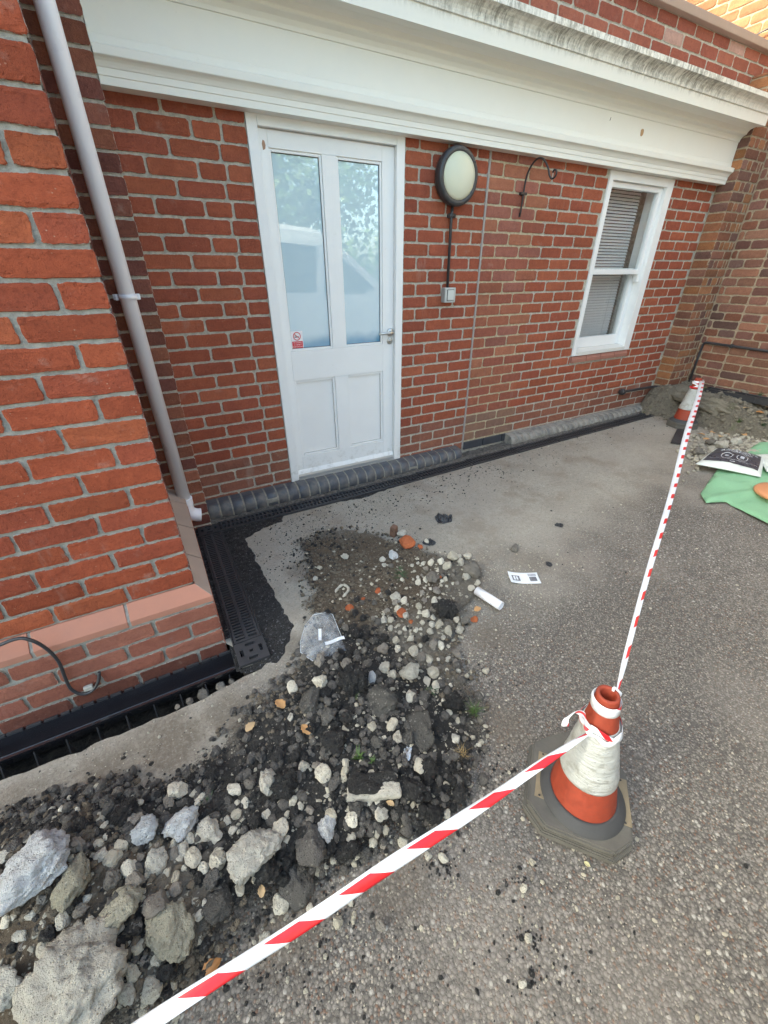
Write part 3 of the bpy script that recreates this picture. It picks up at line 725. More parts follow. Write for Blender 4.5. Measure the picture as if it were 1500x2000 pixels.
Vg = np.stack([gx.ravel(), gy.ravel(), fz], 1)
def gridF(nx, ny): return [[j * nx + i, j * nx + i + 1, (j + 1) * nx + i + 1, (j + 1) * nx + i] for j in range(ny - 1) for i in range(nx - 1)]
tag(raw('trench_floor', Vg, gridF(150, 24), m_trench), kind='structure')
mb = MB(); mb.box(-.062, .10, -1.40, -1.245, -.2, -.02); tag(mb.build('trench_end', m_trench), kind='structure')

# fresh black tarmac strips beside the channels
k = N('fresh_tarmac'); v = k.pos()
s1 = k.n('SeparateColor'); vo = k.n('TexVoronoi'); k.l(v, vo.inputs['Vector']); vo.inputs['Scale'].default_value = 190; k.l(vo.outputs['Color'], s1.inputs[0])
k.base(k.mix(k.ramp(s1.outputs[0], .90, .97), k.mix(s1.outputs[1], (.010, .010, .011), (.030, .030, .033)), (.14, .14, .15)))
k.rough(k.ramp(k.noise(v, 40, 3), .3, .7, .45, .75)); k.bump(k.math('ADD', k.math('MULTIPLY', vo.outputs['Distance'], -1), k.noise(v, 50, 4)), .01, 1); m_tar = k.m
def patch(name, outline, z, mat, hgt=.004, res=.02, kind='structure', amp=.004, label=None, soft=.02):
    A = np.array(outline); lo = A.min(0); hi = A.max(0)
    xs = np.arange(lo[0], hi[0] + res, res); ys = np.arange(lo[1], hi[1] + res, res)
    gx, gy = np.meshgrid(xs, ys); P = np.stack([gx.ravel(), gy.ravel()], 1); s = sdist(P, A)
    mm = np.clip(s / soft, 0, 1)
    zz = np.array([gz(p[0]) for p in P]) + z - .006 + (hgt + .006) * mm + np.array([amp * noise.noise(Vector((p[0] * 30, p[1] * 30, 1.3))) for p in P]) * mm
    V = np.stack([P[:, 0], P[:, 1], zz], 1); nx, ny = len(xs), len(ys)
    F = [f for f in gridF(nx, ny) if max(s[i] for i in f) > -res * .7]
    o = raw(name, V, F, mat, smooth=True); tag(o, kind=kind); return o
def wob(P, n, amp):
    o = []
    for a, b in zip(P, P[1:] + P[:1]):
        L = math.hypot(b[0] - a[0], b[1] - a[1]); q = max(1, int(L / n))
        for i in range(q): t = i / q; o.append((a[0] + (b[0] - a[0]) * t + rng.normal() * amp, a[1] + (b[1] - a[1]) * t + rng.normal() * amp))
    return o
T1 = [(-.135, -1.185), (-.068, -1.19), (-.068, -1.36), (.075, -1.42), (.155, -1.33), (.205, -1.24), (.19, -1.0), (.182, -.75), (.178, -.55), (.170, -.415), (.30, -.355), (.42, -.335), (.455, -.262), (.75, -.255), (1.02, -.30), (1.25, -.275), (1.55, -.235), (2.1, -.21), (4.9, -.20), (5.09, -.30), (5.09, -.10), (-.135, -.10)]
patch('fresh_tarmac', wob(T1, .02, .0035), 0, m_tar, hgt=.004, res=.014, amp=.006)

def cdt_sheet(outline, res, zfn):
    """triangulated sheet that follows an outline exactly; zfn(x, y, s) gives the height"""
    O2 = np.array(wob([tuple(p) for p in outline], res, 0.0)); lo, hi = O2.min(0), O2.max(0)
    gx, gy = np.meshgrid(np.arange(lo[0], hi[0], res), np.arange(lo[1], hi[1], res)); G = np.stack([gx.ravel(), gy.ravel()], 1); G = G[sdist(G, O2) > res * .45]
    pt = [Vector(p) for p in O2] + [Vector(p) for p in G]; n = len(O2)
    v_, _, f_, *_q = delaunay_2d_cdt(pt, [(i, (i + 1) % n) for i in range(n)], [], 0, 1e-6)
    A2 = np.array([[p.x, p.y] for p in v_]); sd2 = np.maximum(sdist(A2, O2), 0); c_ = np.array([A2[list(f)].mean(0) for f in f_]); k2 = sdist(c_, O2) > 0
    def u2(f): a, b, c = (A2[i] for i in f[:3]); return list(f) if (b[0] - a[0]) * (c[1] - a[1]) - (b[1] - a[1]) * (c[0] - a[0]) > 0 else list(f)[::-1]
    return [(p[0], p[1], zfn(p[0], p[1], s_)) for p, s_ in zip(A2, sd2)], [u2(f) for f, q in zip(f_, k2) if q]
# mortar haunch between kerb and drain
m_dirtmort = soil_mat('crumbly_cement', (.07, .066, .06), (.22, .20, .18))
patch('cement_haunch', wob([(-.14, -.16), (-.10, -.165), (.02, -.165), (.02, -.155), (2.10, -.150), (2.6, -.140), (4.75, -.13), (4.75, -.05), (2.6, -.05), (2.59, -.0), (2.12, -.0), (2.1, -.06), (.0, -.06), (-.14, -.06)], .04, .003), .006, m_dirtmort, hgt=.012, res=.012, amp=.012)

# bullnose brick kerbs
def kerb(name, x0, x1, mat, label, zt, seed):
    e = empty(name, ((x0 + x1) / 2, -.06, gz(x0)), label, 'kerb', 'bullnose brick kerbs along the wall')
    sec = [(-.001, zt - .006), (-.045, zt - .010)]
    for i in range(9): a = i / 8 * math.pi / 2; sec.append((-.052 - .056 * math.sin(a), zt - .068 + .056 * math.cos(a)))
    x = x0; rnd = random.Random(seed); mb = MB()
    while x < x1 - .03:
        zb = gz(x) - .01; t = bmesh.new(); dy = rnd.uniform(-.002, .002); dz = rnd.uniform(-.0015, .0015)
        P = [(p[0] + (dy if i else 0), p[1] + dz) for i, p in enumerate(sec)] + [(-.108 + dy, zb), (-.001, zb)]
        A = [t.verts.new((x + .001, a, b)) for a, b in P]; Bv = [t.verts.new((x + .0665, a, b)) for a, b in P]
        t.faces.new(A[::-1]); t.faces.new(Bv); n = len(P)
        for i in range(n):
            f = t.faces.new((A[i], A[(i + 1) % n], Bv[(i + 1) % n], Bv[i])); f.smooth = 1 < i < 11
        bmesh.ops.recalc_face_normals(t, faces=t.faces)
        bmesh.ops.bevel(t, geom=[q for q in t.edges if abs(q.verts[0].co.x - q.verts[1].co.x) < 1e-6], offset=.0012, segments=1, affect='EDGES')
        mb.add(t); x += .0755
    rel(e, mb.build('bullnose_bricks', mat, e))
    P = [(p[0] + .0015 if i else p[0], p[1] - .0015) for i, p in enumerate(sec)] + [(-.103, gz(x0) - .02), (-.001, gz(x0) - .02)]
    mb = MB(); mb.prism(P, 'x', x0 + .004, x - .012); rel(e, mb.build('joint_mortar', mortar_material('kerb_mortar_' + name, (.30, .28, .24)), e))
k = N('glazed_blue_brick'); v = k.pos(); n = k.noise(v, 13, 5, .65)
k.base(k.mix(k.ramp(n, .42, .66), (.075, .080, .095), (.16, .15, .14))); k.rough(k.ramp(n, .35, .7, .3, .8)); k.bump(k.noise(v, 90, 4), .0015, .6); m_bull = k.m
kerb('bullnose_kerb', .012, 2.065, m_bull, 'dark blue bullnose brick kerb running under the white door', .116, 3)
k = N('dusty_grey_brick'); v = k.pos(); n = k.noise(v, 16, 5, .7)
k.base(k.mix(k.ramp(n, .35, .6), (.17, .165, .155), (.30, .28, .25))); k.rough(.8); k.bump(k.noise(v, 70, 5), .002, .7); m_bull2 = k.m
kerb('bullnose_kerb', 2.60, 4.66, m_bull2, 'dusty grey bullnose brick kerb running under the sash window', .128, 5)

# slotted channel drains
def grating(mb, x0, x1, y0, y1, z, along='x', slot=.016, bar=.010, mid=.012, rim=.010, th=.012):
    """frame and cross bars; slots run across the channel in two rows"""
    if along == 'y': X0, X1, Y0, Y1 = y0, y1, x0, x1
    else: X0, X1, Y0, Y1 = x0, x1, y0, y1
    def bx(a, b, c, d, zz=0, e=0):
        zc = z(a if along == 'x' else 0) + zz
        if along == 'y': mb.box(c, d, a, b, zc - th, zc, bev=e)
        else: mb.box(a, b, c, d, zc - th, zc, bev=e)
    q = X0
    while q < X1 - .01:
        e_ = min(q + .5, X1); g = .002
        bx(q + g, e_ - g, Y0, Y0 + rim, 0, .0015); bx(q + g, e_ - g, Y1 - rim, Y1, 0, .0015); ym = (Y0 + Y1) / 2; bx(q + g, e_ - g, ym - mid / 2, ym + mid / 2, -.0005)
        bx(q + g, q + g + .012, Y0 + rim, ym - mid / 2, -.0007); bx(q + g, q + g + .012, ym + mid / 2, Y1 - rim, -.0007)
        t = q + g + .012 + slot
        while t + bar < e_ - g:
            bx(t, t + bar, Y0 + rim, ym - mid / 2, -.0007); bx(t + .004, t + .004 + bar, ym + mid / 2, Y1 - rim, -.0007); t += slot + bar
        q = e_
def corner_box(mb, x0, x1, y0, y1, z):
    th = .012; cx, cy = (x0 + x1) / 2, (y0 + y1) / 2; W = (x1 - x0) / 2; H = (y1 - y0) / 2
    kk_ = (-1, -.74, -.52, -.30, -.12, .12, .30, .52, .74, 1); xs = [cx + W * q for q in kk_]; ys = [cy + H * q for q in kk_]
    hole = lambda i, j: (i in (1, 7) and j in (3, 4, 5)) or (j in (1, 7) and i in (3, 4, 5)) or (i == 4 and j == 4)
    # merge cells row by row
    for j in range(9):
        i = 0
        while i < 9:
            if hole(i, j): i += 1; continue
            s = i
            while i < 9 and not hole(i, j): i += 1
            mb.box(xs[s], xs[i], ys[j], ys[j + 1], z - th, z)
DRZ = .013
d1 = empty('channel_drain', (2.4, -.2, 0), 'black slotted channel drain set in fresh tarmac along the kerb under the door and window', 'drain', 'slotted channel drains')
mb = MB(); grating(mb, .055, 4.62, -.248, -.152, lambda x: gz(x) + DRZ); rel(d1, mb.build('grating', m_black, d1))
mb = MB(); q = .05
while q < 4.6: mb.box(q, q + .5, -.252, -.1485, gz(q) - .02, gz(q) - .0005); q += .501
rel(d1, mb.build('depth_shade_sheet', plain('black_depth_shade', (.001, .001, .001), 1, spec=0), d1))  # black sheet close under the slots paints the dark of a deeper channel
mb = MB(); q = .05
while q < 4.6:
    mb.box(q, q + .499, -.2555, -.2495, gz(q) - .02, gz(q) + DRZ + .001, bev=.001); mb.box(q, q + .499, -.1505, -.1445, gz(q) - .02, gz(q) + DRZ + .001, bev=.001); q += .5
rel(d1, mb.build('channel_rim', m_black, d1))
d2 = empty('channel_drain', (0, -.75, 0), 'black slotted channel drain beside the wing, between its two square corner covers', 'drain', 'slotted channel drains')
mb = MB(); grating(mb, -.066, .044, -1.232, -.268, lambda x: DRZ, along='y', slot=.0105, bar=.0085, mid=.013, rim=.010); rel(d2, mb.build('grating', m_black, d2))
mb = MB(); corner_box(mb, -.072, .052, -1.362, -1.236, DRZ + .001); rel(d2, mb.build('corner_cover', m_black, d2))
mb = MB(); corner_box(mb, -.078, .047, -.262, -.158, DRZ + .001); rel(d2, mb.build('corner_cover', m_black, d2))
mb = MB(); mb.box(-.070, .048, -1.36, -.16, -.02, .0008); rel(d2, mb.build('depth_shade_sheet', bpy.data.materials['black_depth_shade'], d2))  # same shallow black sheet in place of the shaded channel depth
mb = MB(); mb.box(-.0745, -.0690, -1.233, -.266, -.02, DRZ + .0005, bev=.001); mb.box(.0470, .0520, -1.233, -.266, -.02, DRZ + .0005, bev=.001)
rel(d2, mb.build('channel_rim', m_black, d2))

# open channel in the trench
oc_ = empty('open_drain_channel', (-1.2, -1.30, -.1), 'open glossy black plastic drain channel in the trench below the brick wing', 'drain')
def chan(x0, x1):
    mb = MB(); yc = -1.256; zt = -.045; kx = .86
    out = [(-.062, zt - .012), (-.062, zt), (-.050, zt), (-.046, zt - .012)]
    inn = [(-.046 + .092 * i / 12, zt - .014 - .060 * math.sin(math.pi * i / 12) ** .6) for i in range(13)]
    right = [(.046, zt - .012), (.050, zt), (.062, zt), (.062, zt - .012), (.052, zt - .016)]
    under = [(.052 - .104 * i / 12, zt - .022 - .060 * math.sin(math.pi * i / 12) ** .6) for i in range(1, 13)]
    sec = out + inn[1:-1] + right + under
    mb.prism([(yc + a * kx, b) for a, b in sec], 'x', x0, x1); return mb
mb = chan(-2.6, -1.03); rel(oc_, mb.build('channel', m_blackgloss, oc_)); mb = chan(-1.028, -.066); rel(oc_, mb.build('channel', m_blackgloss, oc_))
x = -1.45
while x < -.12:
    mb = MB(); mb.prism([(-1.311, -.062), (-1.352, -.150), (-1.300, -.150)], 'x', x, x + .004); x += .095; rel(oc_, mb.build('side_fin', m_black, oc_))
mb = MB(); x = -2.6
while x < -.10:
    l = rng.uniform(.02, .05); mb.box(x, x + l, -1.2125, -1.2025, -.046, -.038 + rng.uniform(0, .003), bev=.001); x += l + rng.uniform(.004, .012)
rel(oc_, mb.build('wall_flange', m_black, oc_))

# ================================================================== FIXTURES ON THE WALL
lt = empty('wall_light', (1.835, -.0, 1.895), 'round bulkhead wall light with black rim and cream diffuser to the right of the door', 'light')
Mx = Matrix.Rotation(R_(90), 4, 'X')
mb = MB(); mb.lathe([(.0, .002), (.128, .002), (.140, .012), (.1465, .035), (.147, .060), (.143, .070), (.136, .0745), (.120, .0755), (.118, .0735), (.114, .070), (0, .066)], 64, Mx)
for a in (35, 145, 215, 325): mb.lathe([(0, .0785), (.005, .078), (.005, .07)], 10, Mx @ Matrix.Translation((.131 * math.cos(R_(a)), .131 * math.sin(R_(a)), 0)))
mb.build('rim', m_black, lt)
k = N('cream_diffuser'); v = k.oc(); rr_ = k.math('MULTIPLY', k.noise(v, 2.2, 3), 1); k.base(k.mix(k.ramp(rr_, .35, .65), (.56, .58, .42), (.66, .66, .52))); k.rough(.33)
k.inp(k.p, 'Subsurface Weight', .15); k.inp(k.p, 'Subsurface Radius', (.02, .02, .015))
mb = MB(); mb.lathe([(.1175, .068), (.1165, .0745), (.105, .083), (.08, .0925), (.05, .098), (.02, .1005), (0, .101)], 64, Mx); mb.build('diffuser', k.m, lt, smooth=True)
cd_ = empty('conduit', (1.826, -.014, 1.5), 'thin black conduit running from the round wall light down to the grey switch', 'conduit')
mb = MB(); mb.tube([(1.836, -.022, 1.762), (1.832, -.020, 1.70), (1.838, -.019, 1.30)], .0095, 12); rel(cd_, mb.build('conduit_pipe', m_black, cd_))
mb = MB(); mb.box(1.811, 1.857, -.012, .001, 1.694, 1.714, bev=.003); mb.tube([(1.811, -.021, 1.704), (1.857, -.021, 1.704)], .0125, 12); rel(cd_, mb.build('saddle_clip', m_black, cd_))
sw = empty('outdoor_switch', (1.846, 0, 1.256), 'square grey outdoor rocker switch fixed to the brick at the foot of the conduit', 'switch')
mb = MB(); mb.box(-.045, .045, -.038, .001, -.046, .046, bev=.008); mb.build('box', m_switch_d, sw)
mb = MB(); mb.box(-.045, .045, -.048, -.0385, -.046, .046, bev=.006)
for a in (-.037, .037):
    for b in (-.037, .037): mb.lathe([(0, .050), (.004, .0495), (.004, .045)], 10, Matrix.Translation((a, 0, b)) @ Mx)
mb.build('cover', m_switch, sw)
mb = MB(); mb.box(-.026, .026, -.0545, -.0485, -.031, .031, bev=.004); mb.build('rocker', plain('rocker_plastic', (.56, .58, .56), .35), sw)
mb = MB(); mb.box(-.029, .029, -.0495, -.0483, -.034, .034); mb.build('rocker_surround', m_black, sw)

bk = empty('hanging_basket_bracket', (2.43, 0, 1.85), 'curved black iron hanging basket bracket with a curled tip on the brick wall', 'bracket')
mb = MB()
path = [(2.43, -.008, 1.735), (2.43, -.012, 1.80), (2.43, -.014, 1.86), (2.43, -.018, 1.92), (2.43, -.030, 1.965), (2.43, -.060, 2.003), (2.43, -.10, 2.024), (2.43, -.14, 2.018), (2.43, -.175, 1.992), (2.43, -.205, 1.955), (2.43, -.222, 1.922), (2.43, -.243, 1.903), (2.43, -.265, 1.905), (2.43, -.276, 1.922), (2.43, -.270, 1.940), (2.43, -.253, 1.943), (2.43, -.246, 1.932)]
def smooth_path(P, q=4):
    P = [Vector(p) for p in P]; o = []
    for i in range(len(P) - 1):
        p0, p1, p2, p3 = P[max(i - 1, 0)], P[i], P[i + 1], P[min(i + 2, len(P) - 1)]
        for s in range(q):
            t = s / q; o.append(.5 * ((2 * p1) + (-p0 + p2) * t + (2 * p0 - 5 * p1 + 4 * p2 - p3) * t * t + (-p0 + 3 * p1 - 3 * p2 + p3) * t ** 3))
    return o + [P[-1]]
mb.tube(smooth_path(path), .0058, 10); rel(bk, mb.build('arm', m_blackmetal, bk))
mb = MB(); mb.box(2.402, 2.458, -.021, -.0005, 1.846, 1.862, bev=.003); mb.box(2.424, 2.436, -.010, .0, 1.725, 1.75, bev=.003); rel(bk, mb.build('fixing_plate', m_blackmetal, bk))

dp = empty('downpipe', (-.103, -.235, .2), 'white plastic rainwater downpipe standing in the angle beside the brick wing', 'downpipe')
px_, py_ = -.103, -.235
mb = MB(); mb.tube([(px_, py_, .265), (px_, py_, 4.5)], .034, 40); rel(dp, mb.build('pipe', m_pvc, dp, ))
mb = MB(); mb.lathe([(.0345, 0), (.0405, 0), (.0412, .004), (.0412, .040), (.0405, .044), (.0345, .044)], 40, Matrix.Translation((px_, py_, .225))); mb.lathe([(.0345, 0), (.0425, 0), (.0425, .006), (.0345, .006)], 40, Matrix.Translation((px_, py_, .262)))
rel(dp, mb.build('socket', m_pvc, dp))
mb = MB(); mb.tube(smooth_path([(px_, py_, .235), (px_, py_, .195), (px_ + .010, py_ + .0, .168), (px_ + .036, py_ - .001, .148), (px_ + .064, py_ - .002, .140)], 5), .039, 36, cap=False)
rel(dp, mb.build('shoe', m_pvc, dp))
mb = MB(); mb.lathe([(.0343, 0), (.0378, 0), (.0378, .022), (.0343, .022)], 40, Matrix.Translation((px_, py_, 1.288)))
mb.box(px_ - .058, px_ + .052, py_ + .036, py_ + .044, 1.287, 1.311, bev=.002); mb.box(px_ - .050, px_ - .036, py_ - .004, py_ + .03, 1.287, 1.311, bev=.002); mb.box(px_ + .034, px_ + .048, py_ + .01, py_ + .05, 1.287, 1.311, bev=.002)
rel(dp, mb.build('pipe_clip', m_pvc, dp))
mb = MB(); mb.lathe([(.0343, 0), (.0378, 0), (.0378, .022), (.0343, .022)], 40, Matrix.Translation((px_, py_, 3.0))); rel(dp, mb.build('pipe_clip', m_pvc, dp))

cb = empty('cable', (-.65, -1.205, .3), 'thin black loose cable hanging in a loop on the plinth of the brick wing', 'cable')
mb = MB(); mb.tube(smooth_path([(-2.2, -1.212, .34), (-1.2, -1.214, .345), (-.80, -1.216, .352), (-.70, -1.216, .362), (-.665, -1.222, .350), (-.640, -1.220, .30), (-.628, -1.215, .22), (-.636, -1.213, .13), (-.638, -1.213, .07), (-.618, -1.215, .030), (-.585, -1.217, .028), (-.555, -1.214, .06), (-.540, -1.210, .10)]), .0058, 8)
rel(cb, mb.build('flex', m_black, cb))
mb = MB(); mb.box(-.606, -.576, -1.219, -1.203, .034, .054, bev=.004); rel(cb, mb.build('cable_tag', plain('dirty_white_tag', (.40, .38, .34), .8, nsc=60, namt=.5), cb))
cb2 = empty('wall_pipe', (4.5, -.03, .31), 'short black pipe with an end cap fixed low on the brick wall below the window', 'pipe')
mb = MB(); mb.tube(smooth_path([(4.15, -.035, .312), (4.55, -.038, .306), (4.74, -.05, .302), (4.80, -.18, .305), (5.00, -.215, .285)]), .013, 12); rel(cb2, mb.build('pipe', m_black, cb2))
mb = MB(); mb.lathe([(0, -.022), (.027, -.022), (.032, -.016), (.032, .016), (.027, .022), (0, .022)], 24, Matrix.Translation((4.155, -.036, .312)) @ Matrix.Rotation(R_(90), 4, 'Y')); rel(cb2, mb.build('end_cap', m_black, cb2))
cb3 = empty('wall_conduit', (5.08, -.4, .74), 'black conduit running down the corner and along the old brick wall', 'conduit')
mb = MB(); mb.tube([(5.085, -.185, .30), (5.085, -.187, .60), (5.085, -.190, .725), (5.084, -.20, .742), (5.083, -.22, .748), (5.083, -.8, .735), (5.083, -3.0, .70)], .012, 12); rel(cb3, mb.build('conduit_pipe', m_black, cb3))
mb = MB(); mb.box(5.066, 5.106, -.46, -.445, .725, .762, bev=.003); rel(cb3, mb.build('saddle_clip', m_black, cb3))
cb4 = empty('overhead_cable', (5.09, 1, 3.4), 'thin black cable strung across the sunlit upper brickwork', 'cable')
mb = MB(); mb.tube([(5.088, .75, 3.05), (5.07, .3, 3.10), (5.06, -.2, 3.19)], .006, 8); rel(cb4, mb.build('flex', m_black, cb4))

# ================================================================== ROCKS
def ico(sub):
    b = bmesh.new(); bmesh.ops.create_icosphere(b, subdivisions=sub, radius=1)
    V = np.array([v.co[:] for v in b.verts]); F = [[v.index for v in f.verts] for f in b.faces]; b.free(); return V, F
ICO = {s: ico(s) for s in (1, 2, 3, 4, 5)}
def rock_verts(sub, seed, planes=16, rough=.05, facet=1.0, lump=0., fine=0.):
    r = np.random.default_rng(seed); V, F = ICO[sub]
    Nn = r.normal(size=(planes, 3)); Nn /= np.linalg.norm(Nn, axis=1)[:, None]; h = r.uniform(.62, 1.0, planes)
    d = V @ Nn.T; rad = np.where(d > .05, h / np.maximum(d, .05), 9).min(1); rad = np.minimum(rad, 1.15)
    rad = rad * facet + (1 - facet) * .85
    off = r.uniform(-50, 50, 3)
    if rough: rad = rad * (1 + np.array([rough * (noise.noise(Vector(v * 2.2 + off)) * 1.5 + noise.noise(Vector(v * 5 + off)) * .9 + noise.noise(Vector(v * 11 + off)) * .5) for v in V]))
    if lump: rad = rad * (1 - lump * np.array([min(noise.voronoi(Vector(v * 3.2 + off))[0][0], .8) for v in V]) * 1.3 + lump * .4)
    if fine: rad = rad * (1 + fine * np.array([noise.noise(Vector(v * 24 + off)) + .6 * noise.noise(Vector(v * 50 + off)) for v in V]))
    return V * rad[:, None], F
def rock_mat(name, a, b, dirt, dirt_amt=.5, speck=None, spec=.2, rough=.9, bsc=1., spots=None):
    k = N(name); v = k.oc(); info = k.n('ObjectInfo'); rnd = info.outputs['Random']
    va = k.n('VectorMath', operation='ADD'); k.l(v, va.inputs[0]); k.l(info.outputs['Location'], va.inputs[1]); v2 = va.outputs[0]; pw = k.pos()
    n1 = k.noise(v2, 1.1, 5, .65); c = k.mix(rnd, a, b)
    c = k.mix(k.ramp(n1, .35, .7), c, k.mix(1, c, (1.35, 1.33, 1.3), 'MULTIPLY'))
    c = k.mix(k.ramp(k.noise(pw, 38, 6, .7), .52, .70, 0, dirt_amt), c, dirt)
    c = k.mix(k.ramp(k.noise(pw, 190, 4, .7), .55, .72, 0, .5), c, k.mix(1, c, (.5, .48, .46), 'MULTIPLY'))
    if speck: c = k.mix(k.ramp(k.vor(pw, 210, out='Color'), .82, .9, 0, .8), c, speck)
    if spots: c = k.mix(k.ramp(k.noise(pw, 16, 3), .52, .62, 0, .75), c, spots)
    k.base(c); k.rough(rough); k.spec(spec)
    pit = k.ramp(k.vor(pw, 120), .0, .35, 0, 1); c2_ = k.mix(k.math('MULTIPLY', k.ramp(pit, .35, 0, 0, .5), k.ramp(k.noise(pw, 45, 3), .45, .6)), c, k.mix(1, c, (.45, .43, .4), 'MULTIPLY')); k.base(c2_)
    k.bump(k.math('ADD', k.math('ADD', k.math('MULTIPLY', k.noise(pw, 110, 5, .75), 1), k.math('MULTIPLY', k.noise(pw, 420, 3, .7), .4)), k.math('MULTIPLY', pit, .5)), .009 * bsc, 1)
    return k.m
m_conc = rock_mat('broken_concrete', (.52, .49, .42), (.64, .61, .54), (.30, .235, .17), .5, (.58, .56, .5), bsc=1.6)
m_concb = rock_mat('bluish_concrete', (.54, .56, .58), (.66, .67, .68), (.34, .29, .22), .5, (.6, .6, .6), bsc=1.4)
m_conco = rock_mat('olive_concrete', (.36, .335, .26), (.46, .43, .34), (.22, .175, .12), .6, (.5, .47, .4), bsc=1.6)
m_stone = rock_mat('pale_flint', (.42, .385, .31), (.66, .62, .53), (.30, .25, .18), .4, bsc=.9)
m_stoneg = rock_mat('grey_stone', (.17, .155, .135), (.30, .27, .235), (.12, .10, .075), .5, bsc=1)
m_tarr = rock_mat('black_asphalt_lump', (.016, .016, .017), (.032, .031, .032), (.075, .066, .055), .5, (.16, .155, .15), .5, .62, bsc=2.2)
m_aslab = rock_mat('grey_asphalt_slab', (.10, .095, .088), (.15, .14, .13), (.05, .046, .043), .5, (.30, .28, .25), bsc=1.5)
m_redb = rock_mat('orange_brick_shard', (.36, .10, .045), (.44, .14, .06), (.30, .12, .07), .3, bsc=.7)
m_brown = rock_mat('brown_brick_bat', (.16, .095, .07), (.20, .12, .09), (.10, .07, .05), .5)
# mesh library
LIB = {}
def lib(kind, i, sub):
    key = (kind, i, sub)
    if key not in LIB:
        par = dict(conc=dict(planes=17, rough=.14, facet=.95, fine=.065), stone=dict(planes=9, rough=.09, facet=1, fine=.03), tar=dict(planes=12, rough=.20, facet=.8, lump=.30, fine=.07), slab=dict(planes=9, rough=.12, facet=1, fine=.045), shard=dict(planes=6, rough=.08, facet=1))[kind]
        V, F = rock_verts(sub, hash((kind == 'conc', kind == 'tar', i)) % 9999 + i * 31 + len(kind), **par)
        V = V / np.abs(V).max()
        me = bpy.data.meshes.new(kind); me.from_pydata(V.tolist(), [], F); me.polygons.foreach_set('use_smooth', [sub > 3] * len(F)); LIB[key] = me
    return LIB[key]
def rock(px, py, wpx, hpx, name, mat, kind='stone', label=None, cat='stone', group=None, flat=.62, ang=None, sub=3, sink=.25, i=None, tilt=.25):
    g = ground(px, py + hpx * .12); dpt = depth(g)
    W = wpx * dpt / FPX * .90; 
    # foreshortening of the ground plane: image height covers more ground
    view = (Vector(g) - Vector(CAM)).normalized(); sin = abs(view.z)
    H = hpx * dpt / FPX * .90; L = max(.6 * W, min(H / max(sin, .35), 1.35 * W)); Z = flat * min(W, L)
    i = random.randint(0, 7) if i is None else i
    base = lib(kind, i, sub); me = base.copy(); me.materials.append(mat); me.name = name
    o = bpy.data.objects.new(name, me); COL.objects.link(o)
    f = math.atan2(view.y, view.x) - math.pi / 2      # local y away from the camera
    if ang is not None: f += R_(ang)
    rs = (W / 2 * 1.12, L / 2 * 1.12, Z / 2 * 1.15)
    q = Matrix.Rotation(random.uniform(-3, 3), 4, Vector((random.random(), random.random(), random.random() + .01)))
    me.transform(q); co = np.array([v.co[:] for v in me.vertices]); co /= np.abs(co).max(0)
    me.vertices.foreach_set('co', (co * np.array(rs)).astype(np.float32).ravel()); me.update()
    o.location = (g.x, g.y, g.z + rs[2] * (1 - sink)); o.rotation_euler = (random.uniform(-tilt, tilt), random.uniform(-tilt, tilt), f)
    tag(o, label, cat, group); return o

# the individually recognisable pieces (pixel centre, pixel size)
C = 'concrete chunk'
rock(152, 1945, 235, 190, 'concrete_chunk', m_conc, 'conc', 'largest broken concrete chunk, at the bottom left corner of the rubble heap', C, sub=5, flat=.6, i=5)
rock(84, 1690, 158, 118, 'concrete_chunk', m_concb, 'conc', 'broad pale bluish concrete chunk at the left end of the rubble heap', C, sub=5, flat=.5, ang=25, i=2)
rock(153, 1712, 78, 96, 'concrete_chunk', m_conco, 'conc', 'olive grey concrete chunk leaning against the broad bluish one', C, sub=4, ang=-30, i=3)
rock(2, 1925, 70, 125, 'concrete_chunk', m_conc, 'conc', 'pale concrete chunk cut by the left picture edge beside the largest chunk', C, sub=4, i=4)
rock(285, 1625, 58, 50, 'concrete_chunk', m_concb, 'conc', 'bluish knobbly concrete lump right of the broad bluish chunk, the first of a pair', C, sub=4, i=5)
rock(358, 1606, 70, 58, 'concrete_chunk', m_concb, 'conc', 'blue stained concrete lump behind the white pebble cluster, the second of a pair', C, sub=4, i=6)
rock(498, 1660, 114, 86, 'concrete_chunk', m_conc, 'conc', 'big squarish pale concrete block in the middle of the lower rubble heap', C, sub=5, flat=.55, i=7)
rock(330, 1800, 92, 128, 'concrete_chunk', m_conco, 'conc', 'long olive concrete slab lying under a round grey stone', C, sub=5, flat=.4, ang=-20, i=0)
rock(312, 1768, 48, 44, 'round_stone', m_stoneg, 'stone', 'round grey stone resting on the long olive concrete slab', 'stone', sub=4, sink=-.35, i=2)
rock(304, 1680, 47, 48, 'concrete_chunk', m_conc, 'conc', 'pale concrete lump between the olive chunk and the big squarish block', C, sub=4, i=3)
rock(245, 1766, 84, 66, 'concrete_chunk', m_conco, 'conc', 'brown crusted concrete lump left of the round grey stone', C, sub=4, i=6)
rock(200, 1868, 78, 106, 'asphalt_lump', m_tarr, 'tar', 'largest black asphalt lump, just above the largest concrete chunk', 'asphalt lump', sub=5, flat=.6, i=1)
rock(412, 1622, 42, 52, 'concrete_chunk', m_conc, 'conc', 'knobbly pale concrete piece left of the big squarish block', C, sub=4, i=5)
rock(524, 1530, 46, 56, 'concrete_chunk', m_conc, 'conc', 'pale upright concrete piece on top of the black lumps behind the squarish block', C, sub=4, flat=.8, i=2)
rock(638, 1612, 42, 66, 'concrete_chunk', m_concb, 'conc', 'smooth blue tinged concrete piece right of the squarish block', C, sub=4, i=4)
rock(606, 1650, 62, 78, 'asphalt_slab', m_aslab, 'slab', 'dark grey rounded asphalt slab below the smooth blue tinged concrete', 'asphalt lump', sub=4, i=3)
